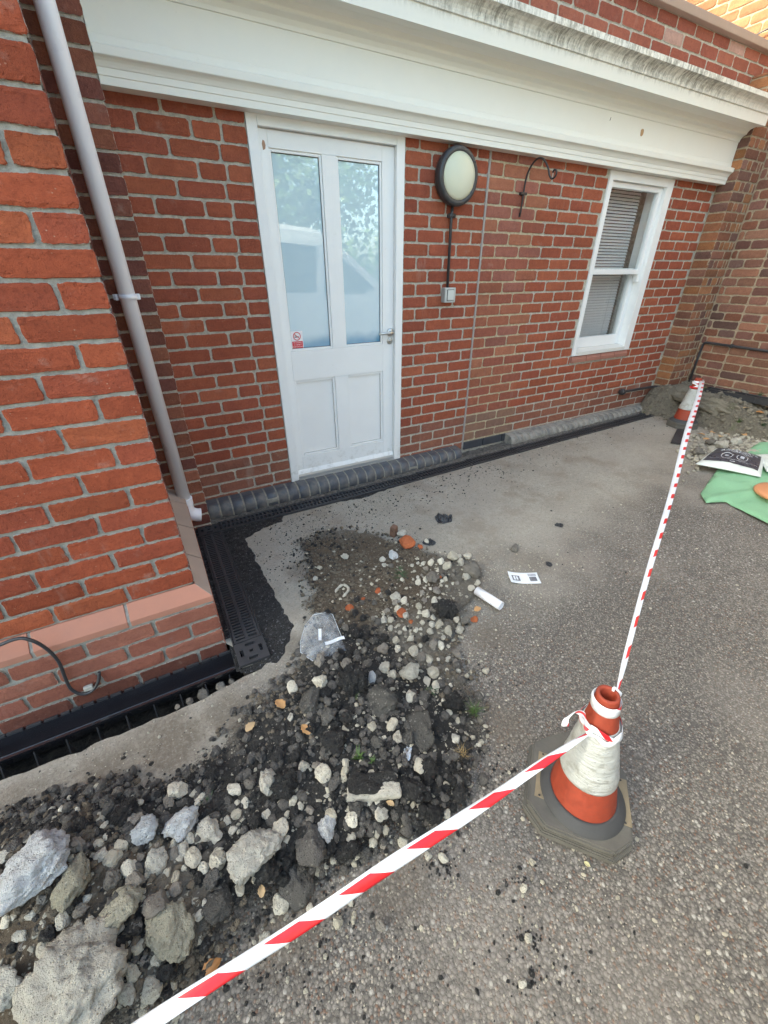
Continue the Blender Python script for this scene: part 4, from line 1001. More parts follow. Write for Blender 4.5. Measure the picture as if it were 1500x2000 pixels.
rock(580, 1725, 66, 70, 'asphalt_slab', m_aslab, 'slab', 'dark grey flat asphalt slab beside the barrier tape, in front of the heap', 'asphalt lump', sub=4, i=6, flat=.45)
rock(430, 1765, 60, 60, 'asphalt_slab', m_aslab, 'slab', 'crumbling grey asphalt slab below the squarish concrete block', 'asphalt lump', sub=4, i=2, flat=.45)
rock(818, 1418, 62, 100, 'asphalt_slab', m_aslab, 'slab', 'long flat grey asphalt slab on the right of the middle heap', 'asphalt lump', sub=4, flat=.3, ang=25, i=1)
rock(608, 1370, 46, 62, 'asphalt_slab', m_aslab, 'slab', 'upright grey asphalt slab left of the black lump behind the clear bag', 'asphalt lump', sub=4, flat=.6, ang=-25, i=5)
rock(643, 1396, 30, 66, 'asphalt_slab', m_aslab, 'slab', 'narrow grey asphalt slab standing between two other slabs', 'asphalt lump', sub=4, flat=.8, ang=-25, i=4)
rock(742, 1366, 72, 62, 'asphalt_slab', m_aslab, 'slab', 'wide dark grey asphalt slab below the topmost black lump', 'asphalt lump', sub=4, flat=.4, i=7)
rock(690, 1334, 60, 58, 'asphalt_lump', m_tarr, 'tar', 'topmost black asphalt lump, right below the clear plastic bag', 'asphalt lump', sub=5, flat=.8, i=2)
rock(886, 1374, 46, 40, 'asphalt_lump', m_tarr, 'tar', 'round black asphalt lump on the right edge of the middle heap', 'asphalt lump', sub=4, i=3)
rock(870, 1192, 56, 40, 'asphalt_lump', m_tarr, 'tar', 'black asphalt lump among pale pebbles left of the white pipe offcut', 'asphalt lump', sub=4, i=4)
rock(920, 1116, 38, 38, 'asphalt_lump', m_stoneg, 'conc', 'dark grey lump behind the white pipe offcut', 'asphalt lump', sub=4, i=5)
rock(650, 1450, 60, 46, 'asphalt_lump', m_tarr, 'tar', 'black asphalt lump beside the narrow leaf in the middle of the heap', 'asphalt lump', sub=4, i=6)
rock(560, 1530, 70, 56, 'asphalt_lump', m_tarr, 'tar', 'black asphalt lump right of the pale upright concrete piece', 'asphalt lump', sub=4, i=0)
rock(800, 1540, 66, 48, 'asphalt_lump', m_tarr, 'tar', 'black asphalt lump right of the broken kerb slab', 'asphalt lump', sub=4, i=1)
rock(835, 1500, 44, 44, 'asphalt_lump', m_tarr, 'tar', 'small black asphalt lump above the lump right of the kerb slab', 'asphalt lump', sub=4, i=7)
rock(846, 1590, 52, 40, 'asphalt_lump', m_tarr, 'tar', 'low black asphalt lump next to the barrier tape on the heap edge', 'asphalt lump', sub=4, i=3)
rock(245, 1590, 60, 42, 'asphalt_lump', m_tarr, 'tar', 'black asphalt lump behind the two blue tinged concrete lumps', 'asphalt lump', sub=4, i=5)
rock(430, 1565, 70, 36, 'asphalt_lump', m_tarr, 'tar', 'flat black asphalt lump on the left rim of the heap below the soil', 'asphalt lump', sub=4, i=2, flat=.4)
rock(680, 1655, 58, 40, 'asphalt_lump', m_tarr, 'tar', 'black asphalt lump between the dark rounded slab and the barrier tape', 'asphalt lump', sub=4, i=4)
rock(520, 1700, 56, 50, 'asphalt_lump', m_tarr, 'tar', 'black asphalt lump directly below the big squarish concrete block', 'asphalt lump', sub=4, i=6)
rock(844, 1130, 28, 28, 'grey_rock', m_stoneg, 'conc', 'wedge shaped grey rock left of the dark lump near the grass tuft', 'rock', sub=3)
rock(772, 1166, 22, 36, 'grey_rock', m_conc, 'conc', 'tall grey and white rock in the brown soil of the upper heap', 'rock', sub=3)
rock(800, 1314, 42, 34, 'concrete_chunk', m_conc, 'conc', 'pale buff concrete piece at the lower edge of the pale pebbles', C, sub=4, flat=.7)
rock(768, 1085, 20, 18, 'pale_stone', m_concb, 'stone', 'whitish stone lying below the orange brick shard', 'stone', sub=3)
rock(784, 1044, 20, 12, 'pale_stone', m_conc, 'shard', 'white flake of stone right of the brown brick bat', 'stone', sub=2)
rock(726, 1322, 18, 40, 'pale_stone', m_concb, 'shard', 'long pale sliver of stone standing right of the topmost black lump', 'stone', sub=2, flat=.9)
# broken kerb slab with a clean edge
g = ground(728, 1552); ks = empty('kerb_slab', g, 'broken slab of pale concrete with black asphalt still stuck along its top', 'concrete slab', rz=R_(-27))
V, F = rock_verts(4, 77, planes=6, rough=.05, facet=1, fine=.03)
def boxrock(sx, sy, sz, seed, amp=.06, sub=20):
    t = bmesh.new(); bmesh.ops.create_cube(t, size=2); bmesh.ops.subdivide_edges(t, edges=t.edges[:], cuts=sub, use_grid_fill=True)
    r = random.Random(seed); off = Vector((r.random() * 90, r.random() * 90, 0))
    for v in t.verts:
        p = v.co.copy(); l4 = (abs(p.x) ** 8 + abs(p.y) ** 8 + abs(p.z) ** 8) ** .125; p /= max(l4, 1)
        q = Vector((p.x * sx, p.y * sy, p.z * sz)); d = noise.noise(q * 30 + off) * .5 + noise.noise(q * 80 + off) * .3 + noise.noise(q * 12 + off)
        v.co = q + p.normalized() * d * amp * min(sx, sy, sz) * 2.2
    for f in t.faces: f.smooth = True
    return t
mb = MB(); mb.add(boxrock(.078, .020, .015, 4, .38)); o = mb.build('slab', m_conc, ks); o.location = (0, 0, .014)
mb = MB(); mb.add(boxrock(.072, .026, .010, 9, .8)); o = mb.build('asphalt_crust', m_tarr, ks); o.location = (.004, .020, .026)
g = ground(769, 1046); bb = bpy.data.objects; t = boxrock(.021, .018, .038, 12, .05, 8); me = bpy.data.meshes.new('brick_bat'); t.to_mesh(me); t.free(); me.materials.append(m_brown)
o = bpy.data.objects.new('brick_bat', me); COL.objects.link(o); o.location = g + Vector((0, 0, .034)); o.rotation_euler = (.1, -.08, .5); tag(o, 'brown brick bat standing on end at the back of the soil patch', 'brick')
for px, py, w_, h_, lb in ((794, 1062, 36, 22, 'largest orange brick shard, below the white stone flake'), (739, 1152, 14, 26, 'upright orange brick shard in the brown soil'), (683, 1187, 17, 13, 'orange brick shard nearest the clear plastic bag'), (785, 1197, 22, 20, 'dull orange brick shard left of the black lump among pebbles'),
                      (926, 1210, 15, 11, 'orange brick shard just below the white pipe offcut'), (803, 1214, 11, 12, 'small orange brick shard below the dull one'), (709, 1169, 9, 10, 'tiny orange brick shard between soil and upright shard'), (821, 1068, 11, 9, 'small orange brick shard beside the black plastic scrap'), (860, 1126, 7, 15, 'thin orange brick shard right of the wedge shaped rock')):
    rock(px, py, w_, h_, 'brick_shard', m_redb, 'shard', lb, 'brick shard', 'orange brick shards', sub=3, flat=.4)
# ring shaped broken shell of mortar
g = ground(668, 1158); 
mb = MB(); pts_ = [(.045 * math.cos(a), .030 * math.sin(a), .012 + .004 * math.sin(3 * a)) for a in np.linspace(-2.4, 1.9, 22)]
mb.tube(pts_, [.004 + .004 * abs(math.sin(i * .9)) for i in range(22)], 7); o = mb.build('mortar_rim', m_conc, None); o.location = g; o.rotation_euler = (0, 0, .7); tag(o, 'curved white broken rim lying in the brown soil', 'rubble')

# listed medium stones
SG = 'pale stones loose in the rubble heap'
ST = [(224, 1676, 34, 34), (266, 1720, 32, 36), (258, 1696, 30, 34), (380, 1676, 31, 36), (426, 1683, 36, 32), (400, 1694, 22, 22), (296, 1930, 38, 44), (260, 1898, 26, 36), (252, 1938, 34, 44), (234, 1922, 22, 26), (358, 1832, 30, 30), (468, 1736, 22, 34), (384, 1757, 15, 44), (402, 1762, 13, 34),
      (548, 1760, 31, 42), (548, 1616, 34, 38), (460, 1542, 30, 30), (490, 1532, 24, 20), (632, 1512, 32, 34), (594, 1497, 22, 20), (619, 1497, 20, 18), (726, 1418, 20, 26), (766, 1416, 24, 30), (846, 1316, 25, 22), (752, 1306, 22, 20), (802, 1362, 21, 28), (626, 1336, 32, 26), (572, 1344, 22, 28),
      (776, 1442, 20, 24), (818, 1496, 26, 30), (688, 1600, 30, 28), (744, 1594, 30, 26), (786, 1644, 21, 22), (730, 1644, 18, 20), (724, 1624, 14, 18), (736, 1628, 14, 16), (752, 1622, 16, 16), (742, 1590, 20, 24), (572, 1564, 20, 22), (556, 1566, 16, 20), (480, 1568, 16, 24), (520, 1590, 18, 20), (462, 1592, 24, 18),
      (444, 1602, 16, 28), (420, 1630, 28, 44), (428, 1682, 34, 34), (872, 1590, 16, 18), (894, 1406, 14, 18), (938, 1360, 14, 14), (938, 1408, 14, 12), (890, 1444, 18, 16), (935, 1455, 12, 9), (648, 1438, 14, 16), (568, 1402, 13, 14), (750, 1440, 11, 10), (676, 1490, 16, 18), (674, 1506, 18, 18), (672, 1520, 14, 14),
      (747, 1268, 22, 20), (822, 1285, 20, 20), (838, 1288, 16, 18), (848, 1258, 22, 28), (862, 1262, 16, 24), (876, 1234, 18, 20), (896, 1232, 20, 18), (856, 1222, 18, 18), (844, 1219, 14, 18), (824, 1216, 12, 16), (890, 1210, 14, 20), (908, 1212, 18, 20), (818, 1186, 13, 12), (832, 1200, 18, 14), (803, 1248, 16, 16), (778, 1268, 14, 16), (808, 1274, 22, 22), (818, 1301, 15, 14),
      (910, 1128, 18, 20), (852, 1156, 18, 16), (750, 1104, 10, 14), (763, 1106, 12, 12), (624, 1110, 12, 12), (616, 1132, 12, 7), (674, 1090, 18, 9), (912, 1088, 18, 14), (884, 1090, 22, 16), (900, 1100, 16, 12), (932, 1140, 13, 12), (948, 1310, 14, 16), (1006, 1072, 17, 16), (842, 1100, 14, 12), (832, 1112, 14, 12), (860, 1098, 14, 14), (872, 1108, 20, 16), (920, 1150, 14, 20), (834, 1058, 12, 10),
      (86, 1852, 26, 40), (10, 1670, 20, 50), (120, 1635, 22, 20), (85, 1630, 14, 12), (350, 1545, 38, 34), (380, 1550, 18, 16), (395, 1558, 16, 14), (195, 1536, 16, 14), (136, 1558, 9, 9), (273, 1568, 18, 15), (198, 1600, 14, 26), (206, 1612, 16, 12), (125, 1580, 16, 18), (152, 1582, 10, 12), (240, 1650, 26, 26), (195, 1648, 18, 18), (372, 1636, 20, 26), (390, 1634, 18, 24), (340, 1668, 24, 22), (352, 1676, 14, 14), (360, 1694, 14, 12),
      (345, 1712, 22, 20), (268, 1740, 22, 14), (120, 1772, 20, 12), (12, 1800, 20, 22), (28, 1790, 14, 12), (84, 1805, 16, 28), (152, 1808, 14, 24), (180, 1796, 18, 44), (272, 1850, 26, 24), (234, 1812, 20, 34), (160, 1780, 26, 22), (110, 1700, 20, 30), (45, 1825, 24, 36), (560, 1640, 16, 16), (500, 1715, 16, 22), (660, 1800, 20, 22), (692, 1785, 12, 26), (684, 1762, 12, 14), (690, 1797, 10, 20), (744, 1806, 20, 18),
      (605, 1774, 14, 18), (618, 1700, 16, 24), (638, 1690, 12, 14), (1022, 1732, 14, 24), (1040, 1714, 10, 12), (1040, 1684, 14, 12), (1016, 1797, 9, 14), (1032, 1832, 16, 18), (1020, 1920, 16, 26), (1143, 1965, 0, 0), (1382, 1858, 9, 12), (836, 1672, 16, 14), (866, 1676, 22, 16), (520, 1836, 24, 34), (505, 1668, 12, 12)]
SCOL = [m_stone, m_stone, m_conc, m_stoneg]
placed = []
for k_, (px, py, w_, h_) in enumerate(ST):
    if w_ == 0: continue
    rock(px, py, w_, h_, 'stone', SCOL[random.choice((0, 0, 0, 1, 2, 3))], random.choice(('stone', 'stone', 'conc')), 'pale rounded stone lying loose in the rubble heap', 'stone', SG, sub=3, flat=.7, sink=.2)
    placed.append((px, py, max(w_, h_)))
# further stones and asphalt clods filling the heap
SG2 = 'small asphalt clods in the rubble heap'
n_s = n_t = 0; tries = 0
zones_s = [(870, 1240, 70), (870, 1240, 70), (850, 1290, 60), (830, 1130, 60), (890, 1105, 45), (800, 1220, 60), (300, 1720, 140), (120, 1800, 120), (430, 1640, 90), (230, 1920, 60), (700, 1600, 110), (850, 1330, 60), (840, 1160, 60)]
zones_t = [(700, 1430, 150), (600, 1480, 130), (830, 1520, 90), (400, 1560, 90), (250, 1600, 80), (660, 1620, 100), (520, 1680, 70), (700, 1230, 90), (300, 1880, 80), (120, 1760, 120), (640, 1270, 60), (470, 1700, 70)]
occ = placed + [(152, 1945, 200), (84, 1690, 130), (498, 1660, 100), (330, 1800, 100), (200, 1868, 80), (690, 1334, 50), (632, 1248, 80)]
while (n_s < 135 or n_t < 190) and tries < 12000:
    tries += 1
    s_ = n_s < 135 and (n_t >= 190 or random.random() < .4)
    zx, zy, zr = random.choice(zones_s if s_ else zones_t); px, py = random.gauss(zx, zr * .6), random.gauss(zy, zr * .5)
    gg = atz(px, py); 
    if sdist(np.array([[gg[0], gg[1]]]), HPa)[0] < .02: continue
    near = .45 + .75 * (py - 1050) / 900
    sz = random.choice((14, 17, 20, 26)) * near * (1.0 if s_ else 1.35)
    if any((px - a) ** 2 + (py - b) ** 2 < ((c + sz) * .40) ** 2 for a, b, c in occ): continue
    occ.append((px, py, sz))
    if s_: rock(px, py, sz, sz * random.uniform(.7, 1.1), 'stone', SCOL[random.choice((0, 0, 2, 3, 3))], 'stone', 'pale rounded stone lying loose in the rubble heap', 'stone', SG, sub=3, flat=.7); n_s += 1
    else: rock(px, py, sz, sz * random.uniform(.7, 1.1), 'asphalt_clod', random.choice((m_tarr, m_tarr, m_stoneg if py < 1320 or px < 420 else m_tarr, m_aslab)), 'tar', 'small dark clod of broken asphalt lying in the rubble heap', 'asphalt clod', SG2, sub=3, flat=.75); n_t += 1

# soil sheet of the heap
xs = np.arange(HPa[:, 0].min() - .06, HPa[:, 0].max() + .06, .0068); ys = np.arange(max(-2.75, HPa[:, 1].min()), HPa[:, 1].max() + .06, .0068)
gx, gy = np.meshgrid(xs, ys); P = np.stack([gx.ravel(), gy.ravel()], 1); h, s = heap_np(P)
nz = np.array([noise.noise(Vector((x * 14, y * 14, 0))) * .006 + noise.noise(Vector((x * 45, y * 45, 5))) * .0065 + noise.noise(Vector((x * 110, y * 110, 9))) * .0035 for x, y in P])
msk = np.clip((s + .01) / .06, 0, 1); zz = h + np.maximum(nz + .003, -.004) * msk + np.array([gz(x) for x in P[:, 0]])
def zone(lst):
    f = np.zeros(len(P))
    for px, py, rpx in lst:
        a = atz(px, py); r = rpx * depth(a) / FPX * 1.25; f = np.maximum(f, np.clip(1.5 - np.hypot(P[:, 0] - a[0], (P[:, 1] - a[1]) * .8) / r, 0, 1))
    return f
zb = zone([(700, 1400, 120), (600, 1470, 110), (800, 1520, 110), (830, 1400, 70), (400, 1560, 70), (280, 1590, 60), (60, 1600, 90), (660, 1620, 90), (520, 1690, 60), (700, 1290, 60), (240, 1880, 60)])
zs = zone([(740, 1120, 90), (650, 1180, 70), (640, 1100, 60), (80, 1820, 140), (210, 1780, 80), (60, 1720, 60)])
kk = N('rubble_soil'); v = kk.pos(); zbn = kk.attr('tar'); zsn = kk.attr('soil'); nn = kk.noise(v, 28, 6, .7)
cc_ = kk.mix(kk.noise(v, 90, 5, .8), (.12, .105, .085), (.28, .25, .21))
cc_ = kk.mix(kk.ramp(kk.math('ADD', zsn, kk.math('MULTIPLY', kk.math('SUBTRACT', nn, .5), 1.2)), .3, .7), cc_, kk.mix(kk.noise(v, 60, 5, .8), (.078, .058, .042), (.20, .158, .115)))
cc_ = kk.mix(kk.ramp(kk.math('ADD', zbn, kk.math('MULTIPLY', kk.math('SUBTRACT', nn, .5), 1.6)), .35, .75), cc_, kk.mix(kk.noise(v, 120, 5, .8), (.018, .018, .019), (.085, .080, .074)))
vo = kk.n('TexVoronoi'); kk.l(v, vo.inputs['Vector']); vo.inputs['Scale'].default_value = 150; s1 = kk.n('SeparateColor'); kk.l(vo.outputs['Color'], s1.inputs[0])
cc_ = kk.mix(kk.math('MULTIPLY', kk.ramp(s1.outputs[0], .86, .92), kk.ramp(vo.outputs['Distance'], .3, .45, 1, 0)), cc_, (.36, .33, .28))
kk.base(cc_); kk.rough(.92); kk.spec(.25); kk.bump(kk.math('ADD', kk.noise(v, 150, 5, .8), kk.math('MULTIPLY', kk.noise(v, 50, 4), 1.2)), .014, 1)
al = kk.ramp(kk.math('ADD', kk.math('SUBTRACT', kk.math('MULTIPLY', kk.attr('edge'), 11), .2), kk.math('MULTIPLY', kk.math('SUBTRACT', kk.math('ADD', kk.math('MULTIPLY', kk.noise(v, 150, 3, .7), .6), kk.math('MULTIPLY', kk.noise(v, 9, 5, .65), .7)), .65), 3.2)), .42, .58)
tb = kk.n('BsdfTransparent'); mx = kk.n('MixShader'); kk.l(al, mx.inputs[0]); kk.l(tb.outputs[0], mx.inputs[1]); kk.l(kk.p.outputs[0], mx.inputs[2]); kk.l(mx.outputs[0], kk.o.inputs[0])
V = np.stack([P[:, 0], P[:, 1], zz], 1); FF = [f for f in gridF(len(xs), len(ys)) if s[f[0]] > -.05]
o = raw('rubble_soil', V, FF, kk.m, smooth=True, attrs={'tar': ('FLOAT', zb), 'soil': ('FLOAT', zs), 'edge': ('FLOAT', s)}); tag(o, kind='stuff')

# uncountable grit: one object per material
def grit(name, mat, P, sizes, seed, sub=1, flat=.7, lift=.35):
    r = np.random.default_rng(seed); lb = [rock_verts(sub, seed + i, planes=7, rough=0, facet=1) for i in range(8)]
    VV = []; FFs = []; nv = 0; Fa = [np.array(l[1]) for l in lb]
    for (x, y, z), s_ in zip(P, sizes):
        i = r.integers(8); a = r.uniform(0, 6.28); b = r.uniform(-.6, .6); ca, sa = math.cos(a), math.sin(a); cb_, sb_ = math.cos(b), math.sin(b)
        Rm = np.array([[ca, -sa, 0], [sa, ca, 0], [0, 0, 1]]) @ np.array([[1, 0, 0], [0, cb_, -sb_], [0, sb_, cb_]])
        v_ = (lb[i][0] * np.array([1, r.uniform(.6, 1), flat * r.uniform(.7, 1.1)]) * s_) @ Rm.T + np.array([x, y, z + s_ * lift])
        VV.append(v_); FFs.append(Fa[i] + nv); nv += len(v_)
    o = raw(name, np.concatenate(VV), np.concatenate(FFs), mat); tag(o, kind='stuff'); return o
def heap_pts(n, zl, seed, spread=1.0, minin=-.01):
    r = np.random.default_rng(seed); out = []
    while len(out) < n:
        px, py, rp = zl[r.integers(len(zl))]; a = atz(px + r.normal() * rp * spread, py + r.normal() * rp * .8 * spread)
        if sdist(a[None, :2], HPa)[0] > minin: out.append((a[0], a[1]))
    out = np.array(out); h, s = heap_np(out); h = np.maximum(h, 0)
    return [(x, y, z + gz(x)) for (x, y), z in zip(out, h)]
P1 = heap_pts(3400, [(700, 1420, 110), (600, 1480, 100), (820, 1480, 90), (400, 1570, 70), (240, 1600, 70), (60, 1620, 70), (680, 1630, 80), (500, 1700, 60), (700, 1280, 60), (200, 1880, 80), (620, 1180, 70), (620, 1070, 50), (620, 1060, 40), (760, 1080, 60)], 5)
grit('asphalt_crumbs', m_tarr, P1, rng.choice([.003, .004, .006, .009, .012], len(P1), p=[.3, .3, .22, .12, .06]), 21)
P1 = heap_pts(2600, [(870, 1230, 60), (840, 1120, 60), (780, 1180, 60), (650, 1150, 90), (300, 1700, 130), (100, 1800, 120), (450, 1620, 90), (880, 1420, 70), (720, 1600, 90), (720, 1460, 120), (250, 1920, 60), (750, 1330, 80)], 6)
grit('gravel', m_stone, P1, rng.choice([.0025, .0035, .005, .008, .011], len(P1), p=[.32, .28, .22, .12, .06]), 31)
P1 = heap_pts(2600, [(700, 1110, 80), (640, 1130, 60), (760, 1140, 70), (140, 1800, 130), (250, 1700, 90), (60, 1700, 80), (680, 1150, 90), (560, 1360, 60), (880, 1300, 70), (360, 1860, 70)], 8)
grit('brown_gravel', rock_mat('brown_gravel', (.10, .085, .065), (.22, .185, .145), (.07, .055, .04), .5), P1, rng.choice([.004, .006, .009, .013], len(P1), p=[.35, .3, .22, .13]), 41)
P1 = heap_pts(1700, [(700, 1420, 110), (600, 1480, 100), (820, 1480, 90), (400, 1570, 70), (240, 1620, 80), (60, 1640, 80), (680, 1630, 80), (560, 1330, 60), (800, 1350, 70)], 9)
grit('grey_asphalt_grit', m_aslab, P1, rng.choice([.004, .006, .009, .013, .018], len(P1), p=[.3, .28, .22, .13, .07]), 45, sub=2)
# loose grit on the tarmac
Q = []; 
for n_, (x0, x1, y0, y1) in ((620, (.30, 2.2, -.75, -.28)), (240, (1.9, 4.6, -.7, -.26)), (160, (.1, .75, -1.3, -.4))):
    for _ in range(n_): 
        x = rng.uniform(x0, x1); y = y1 - abs(rng.normal()) * (y1 - y0) * .45; Q.append((x, y, gz(x)))
for px, py, r_, n_ in ((1010, 1720, 30, 26), (860, 1690, 26, 60), (1050, 1900, 70, 40), (1030, 1830, 30, 30), (960, 1500, 50, 60), (980, 1320, 60, 60), (700, 1930, 120, 40), (1300, 1750, 150, 16), (500, 1900, 80, 70), (620, 1790, 80, 70), (200, 1480, 120, 60), (660, 1030, 60, 120), (720, 1010, 70, 120), (1150, 1050, 80, 50), (560, 1090, 40, 120)):
    for _ in range(n_):
        a = atz(px + rng.normal() * r_, py + rng.normal() * r_ * .6); Q.append((a[0], a[1], gz(a[0])))
Q = [q for q in Q if sdist(np.array([q[:2]]), TRa)[0] < 0 and q[1] < -.26]
grit('loose_tar_grit', m_tarr, Q, rng.choice([.0025, .0035, .005, .008], len(Q), p=[.4, .35, .18, .07]), 51, lift=.2)
Q = []
for px, py, r_, n_ in ((960, 1280, 70, 160), (990, 1140, 60, 220), (930, 1120, 40, 120), (1060, 1090, 50, 110), (250, 1470, 130, 160), (450, 1330, 70, 80), (560, 1830, 110, 130), (900, 1700, 120, 110), (1150, 1500, 250, 120), (1250, 1850, 260, 140), (1150, 950, 160, 150), (1330, 1100, 150, 120), (780, 960, 160, 120)):
    for _ in range(n_):
        a = atz(px + rng.normal() * r_, py + rng.normal() * r_ * .6); Q.append((a[0], a[1], gz(a[0])))
Q = [q for q in Q if sdist(np.array([q[:2]]), TRa)[0] < 0 and q[1] < -.26]
grit('loose_gravel', m_stone, Q, rng.choice([.002, .003, .0045, .007], len(Q), p=[.4, .35, .18, .07]), 61, lift=.2)
# clods tumbled in the trench beside the channel
for k_, (px, py, s_) in enumerate(((395, 1355, 26), (432, 1342, 22), (372, 1372, 16), (455, 1338, 14), (350, 1390, 12))):
    a = atz(px, py, -.08); o = rock(px, py, s_, s_, 'trench_stone', m_stoneg, 'conc', 'small brown stone fallen into the trench beside the open channel', 'stone', 'stones fallen into the trench'); o.location = (a[0], a[1] + .01, -.10 + .01 * k_)

# ================================================================== TRAFFIC CONES
m_orange = plain('orange_cone_plastic', (.32, .050, .024), .65, nsc=45, namt=.45, bump=.0015)
k = N('scuffed_white_sleeve'); v = k.oc(); z_ = k.sep(v)[2]
c = k.mix(k.ramp(k.noise(v, 30, 5, .7), .48, .70, 0, .7), (.55, .56, .54), (.28, .27, .23)); c = k.mix(k.ramp(k.noise(k.map(v, (1, 1, 2)), 70, 4, .7), .64, .72, 0, .8), c, (.06, .055, .05))
k.base(c); k.rough(.35); wv = k.noise(k.map(v, (7, 7, 45)), 1.6, 5, .65); k.bump(wv, .014, 1); m_sleeve = k.m
m_rub = plain('dusty_grey_rubber', (.058, .058, .060), .7, nsc=16, namt=.4, bump=.002, bsc=70)
m_rub2 = plain('worn_rubber_base', (.12, .112, .098), .85, nsc=14, namt=.55, bump=.002, bsc=80)
m_pad = plain('tan_recycled_patch', (.25, .20, .13), .85, nsc=40, namt=.35, bump=.002)
m_red = plain('red_tape_plastic', (.70, .022, .028), .32); m_tw = plain('white_tape_plastic', (.80, .82, .86), .3)
def cone(loc, base, lean, label, rz=0, s=1.0, pads=()):
    e = empty('traffic_cone', loc, label, 'traffic cone', 'red and white traffic cones', rz)
    def slab(pl, z0, z1, e_): 
        mb = MB(); mb.prism(pl, 'z', z0, z1, bev=e_); return mb
    big = [(x * 1.045, y * 1.045) for x, y in base]; sm = [(x * .985, y * .985) for x, y in base]
    mb = slab(big, .0, .024, .004); mb.prism(sm, 'z', .0245, .030); mb.prism(base, 'z', .0305, .052, bev=.005)
    mb.build('base', m_rub2, e)
    M = Matrix.Shear('XY', 4, (0, 0)) ; M = Matrix(((1, 0, lean[0], 0), (0, 1, lean[1], 0), (0, 0, 1, 0), (0, 0, 0, 1)))
    def R(z): return .090 + (.0275 - .090) * (z - .075) / (.455 - .075)
    mb = MB(); mb.lathe([(.118 * s, .0495), (.116 * s, .060), (.105 * s, .066), (.098 * s, .074), (R(.075) + .0015, .078), (R(.075) - .006, .070)], 64, M); mb.build('collar', m_rub, e)
    mb = MB(); zs_ = np.linspace(.074, .452, 24); mb.lathe([(R(z), z) for z in zs_] + [(.0285, .455), (.0270, .4585), (.0215, .459), (.0185, .455), (.0180, .42), (.022, .33)], 64, M); mb.build('cone_body', m_orange, e)
    mb = MB(); zs_ = np.linspace(.172, .362, 40); mb.lathe([(R(.172), .1715)] + [(R(z) + .0022 + .0006 * math.sin(z * 900) * (i % 3 - 1), z) for i, z in enumerate(zs_)] + [(R(.362), .363)], 96, M); o_ = mb.build('reflective_sleeve', m_sleeve, e)
    for v_ in o_.data.vertices:
        if .178 < v_.co.z < .356:
            a_ = math.atan2(v_.co.y - lean[1] * v_.co.z, v_.co.x - lean[0] * v_.co.z); q_ = 1 + .030 * noise.noise(Vector((math.cos(a_) * 1.6, math.sin(a_) * 1.6, v_.co.z * 75 + .8 * math.sin(a_ * 2)))) + .012
            v_.co.x = lean[0] * v_.co.z + (v_.co.x - lean[0] * v_.co.z) * q_; v_.co.y = lean[1] * v_.co.z + (v_.co.y - lean[1] * v_.co.z) * q_
    mb = MB(); mb.lathe([(R(.415), .4145), (R(.415) + .0018, .415), (R(.436) + .0018, .436), (R(.436), .4365)], 48, M); mb.build('white_band', m_tw, e)
    for a, b, c_, d in pads:
        mb = MB(); mb.box(a, b, c_, d, .0515, .0535, bev=.001); mb.build('base_patch', m_pad, e)
    return e
gc = [atz(px, py, .052) for px, py in ((1042, 1449), (1070, 1437), (1200.7, 1496), (1224.7, 1513), (1238, 1644), (1203, 1669), (1064.7, 1613), (1030, 1562.7))]
cc0 = atz(1138, 1553, .052)
bp = [(g[0] - cc0[0], g[1] - cc0[1]) for g in gc]
# the hidden far corner of the octagon
bp = [bp[0], bp[1], (bp[1][0] + .17, bp[1][1] - .045), bp[3], bp[4], bp[5], bp[6], bp[7]]
topw = atz(1188, 1357, .455); lean = ((topw[0] - cc0[0]) / .455, (topw[1] - cc0[1]) / .455)
cn1 = cone((cc0[0], cc0[1], 0), bp, lean, 'scuffed red and white traffic cone in the foreground with barrier tape tied round it')
Ex = Vector((bp[4][0] - bp[3][0], bp[4][1] - bp[3][1])).normalized()
def pad_on(e, a, b, wdt):
    a = atz(*a, .053); b = atz(*b, .053); p = Vector((a[0] - cc0[0], a[1] - cc0[1])); q = Vector((b[0] - cc0[0], b[1] - cc0[1])); d = (q - p).normalized(); n_ = Vector((-d.y, d.x)) * wdt / 2
    mb = MB(); mb.prism([tuple(p + n_), tuple(p - n_), tuple(q - n_), tuple(q + n_)], 'z', .0515, .0538); mb.build('base_patch', m_pad, e)
    for w_ in (p + d * .006, q - d * .006): mb = MB(); mb.lathe([(0, .0552), (.003, .055), (.0035, .0535)], 10, Matrix.Translation((w_.x, w_.y, 0))); mb.build('rivet', m_blackmetal, e)
pad_on(cn1, (1061, 1470), (1053, 1557), .026); pad_on(cn1, (1211, 1520), (1222, 1612), .034)
gf = atz(1332, 829, .075)
ocb = [(.135 * math.cos(a) * (1 if i % 2 else .98), .135 * math.sin(a)) for i, a in enumerate(np.linspace(.39, 6.67, 9)[:-1])]
def f2(px, py, z): a = atz(px, py, z); return a
tw = atz(1352, 741, .075 + .455)
cn2 = cone((gf[0], gf[1], gz(gf[0]) - .0), ocb, ((tw[0] - gf[0]) / .455 * .0 + .02, (tw[1] - gf[1]) * 0 + .0), 'far red and white traffic cone in front of the broken concrete in the corner', rz=.5)

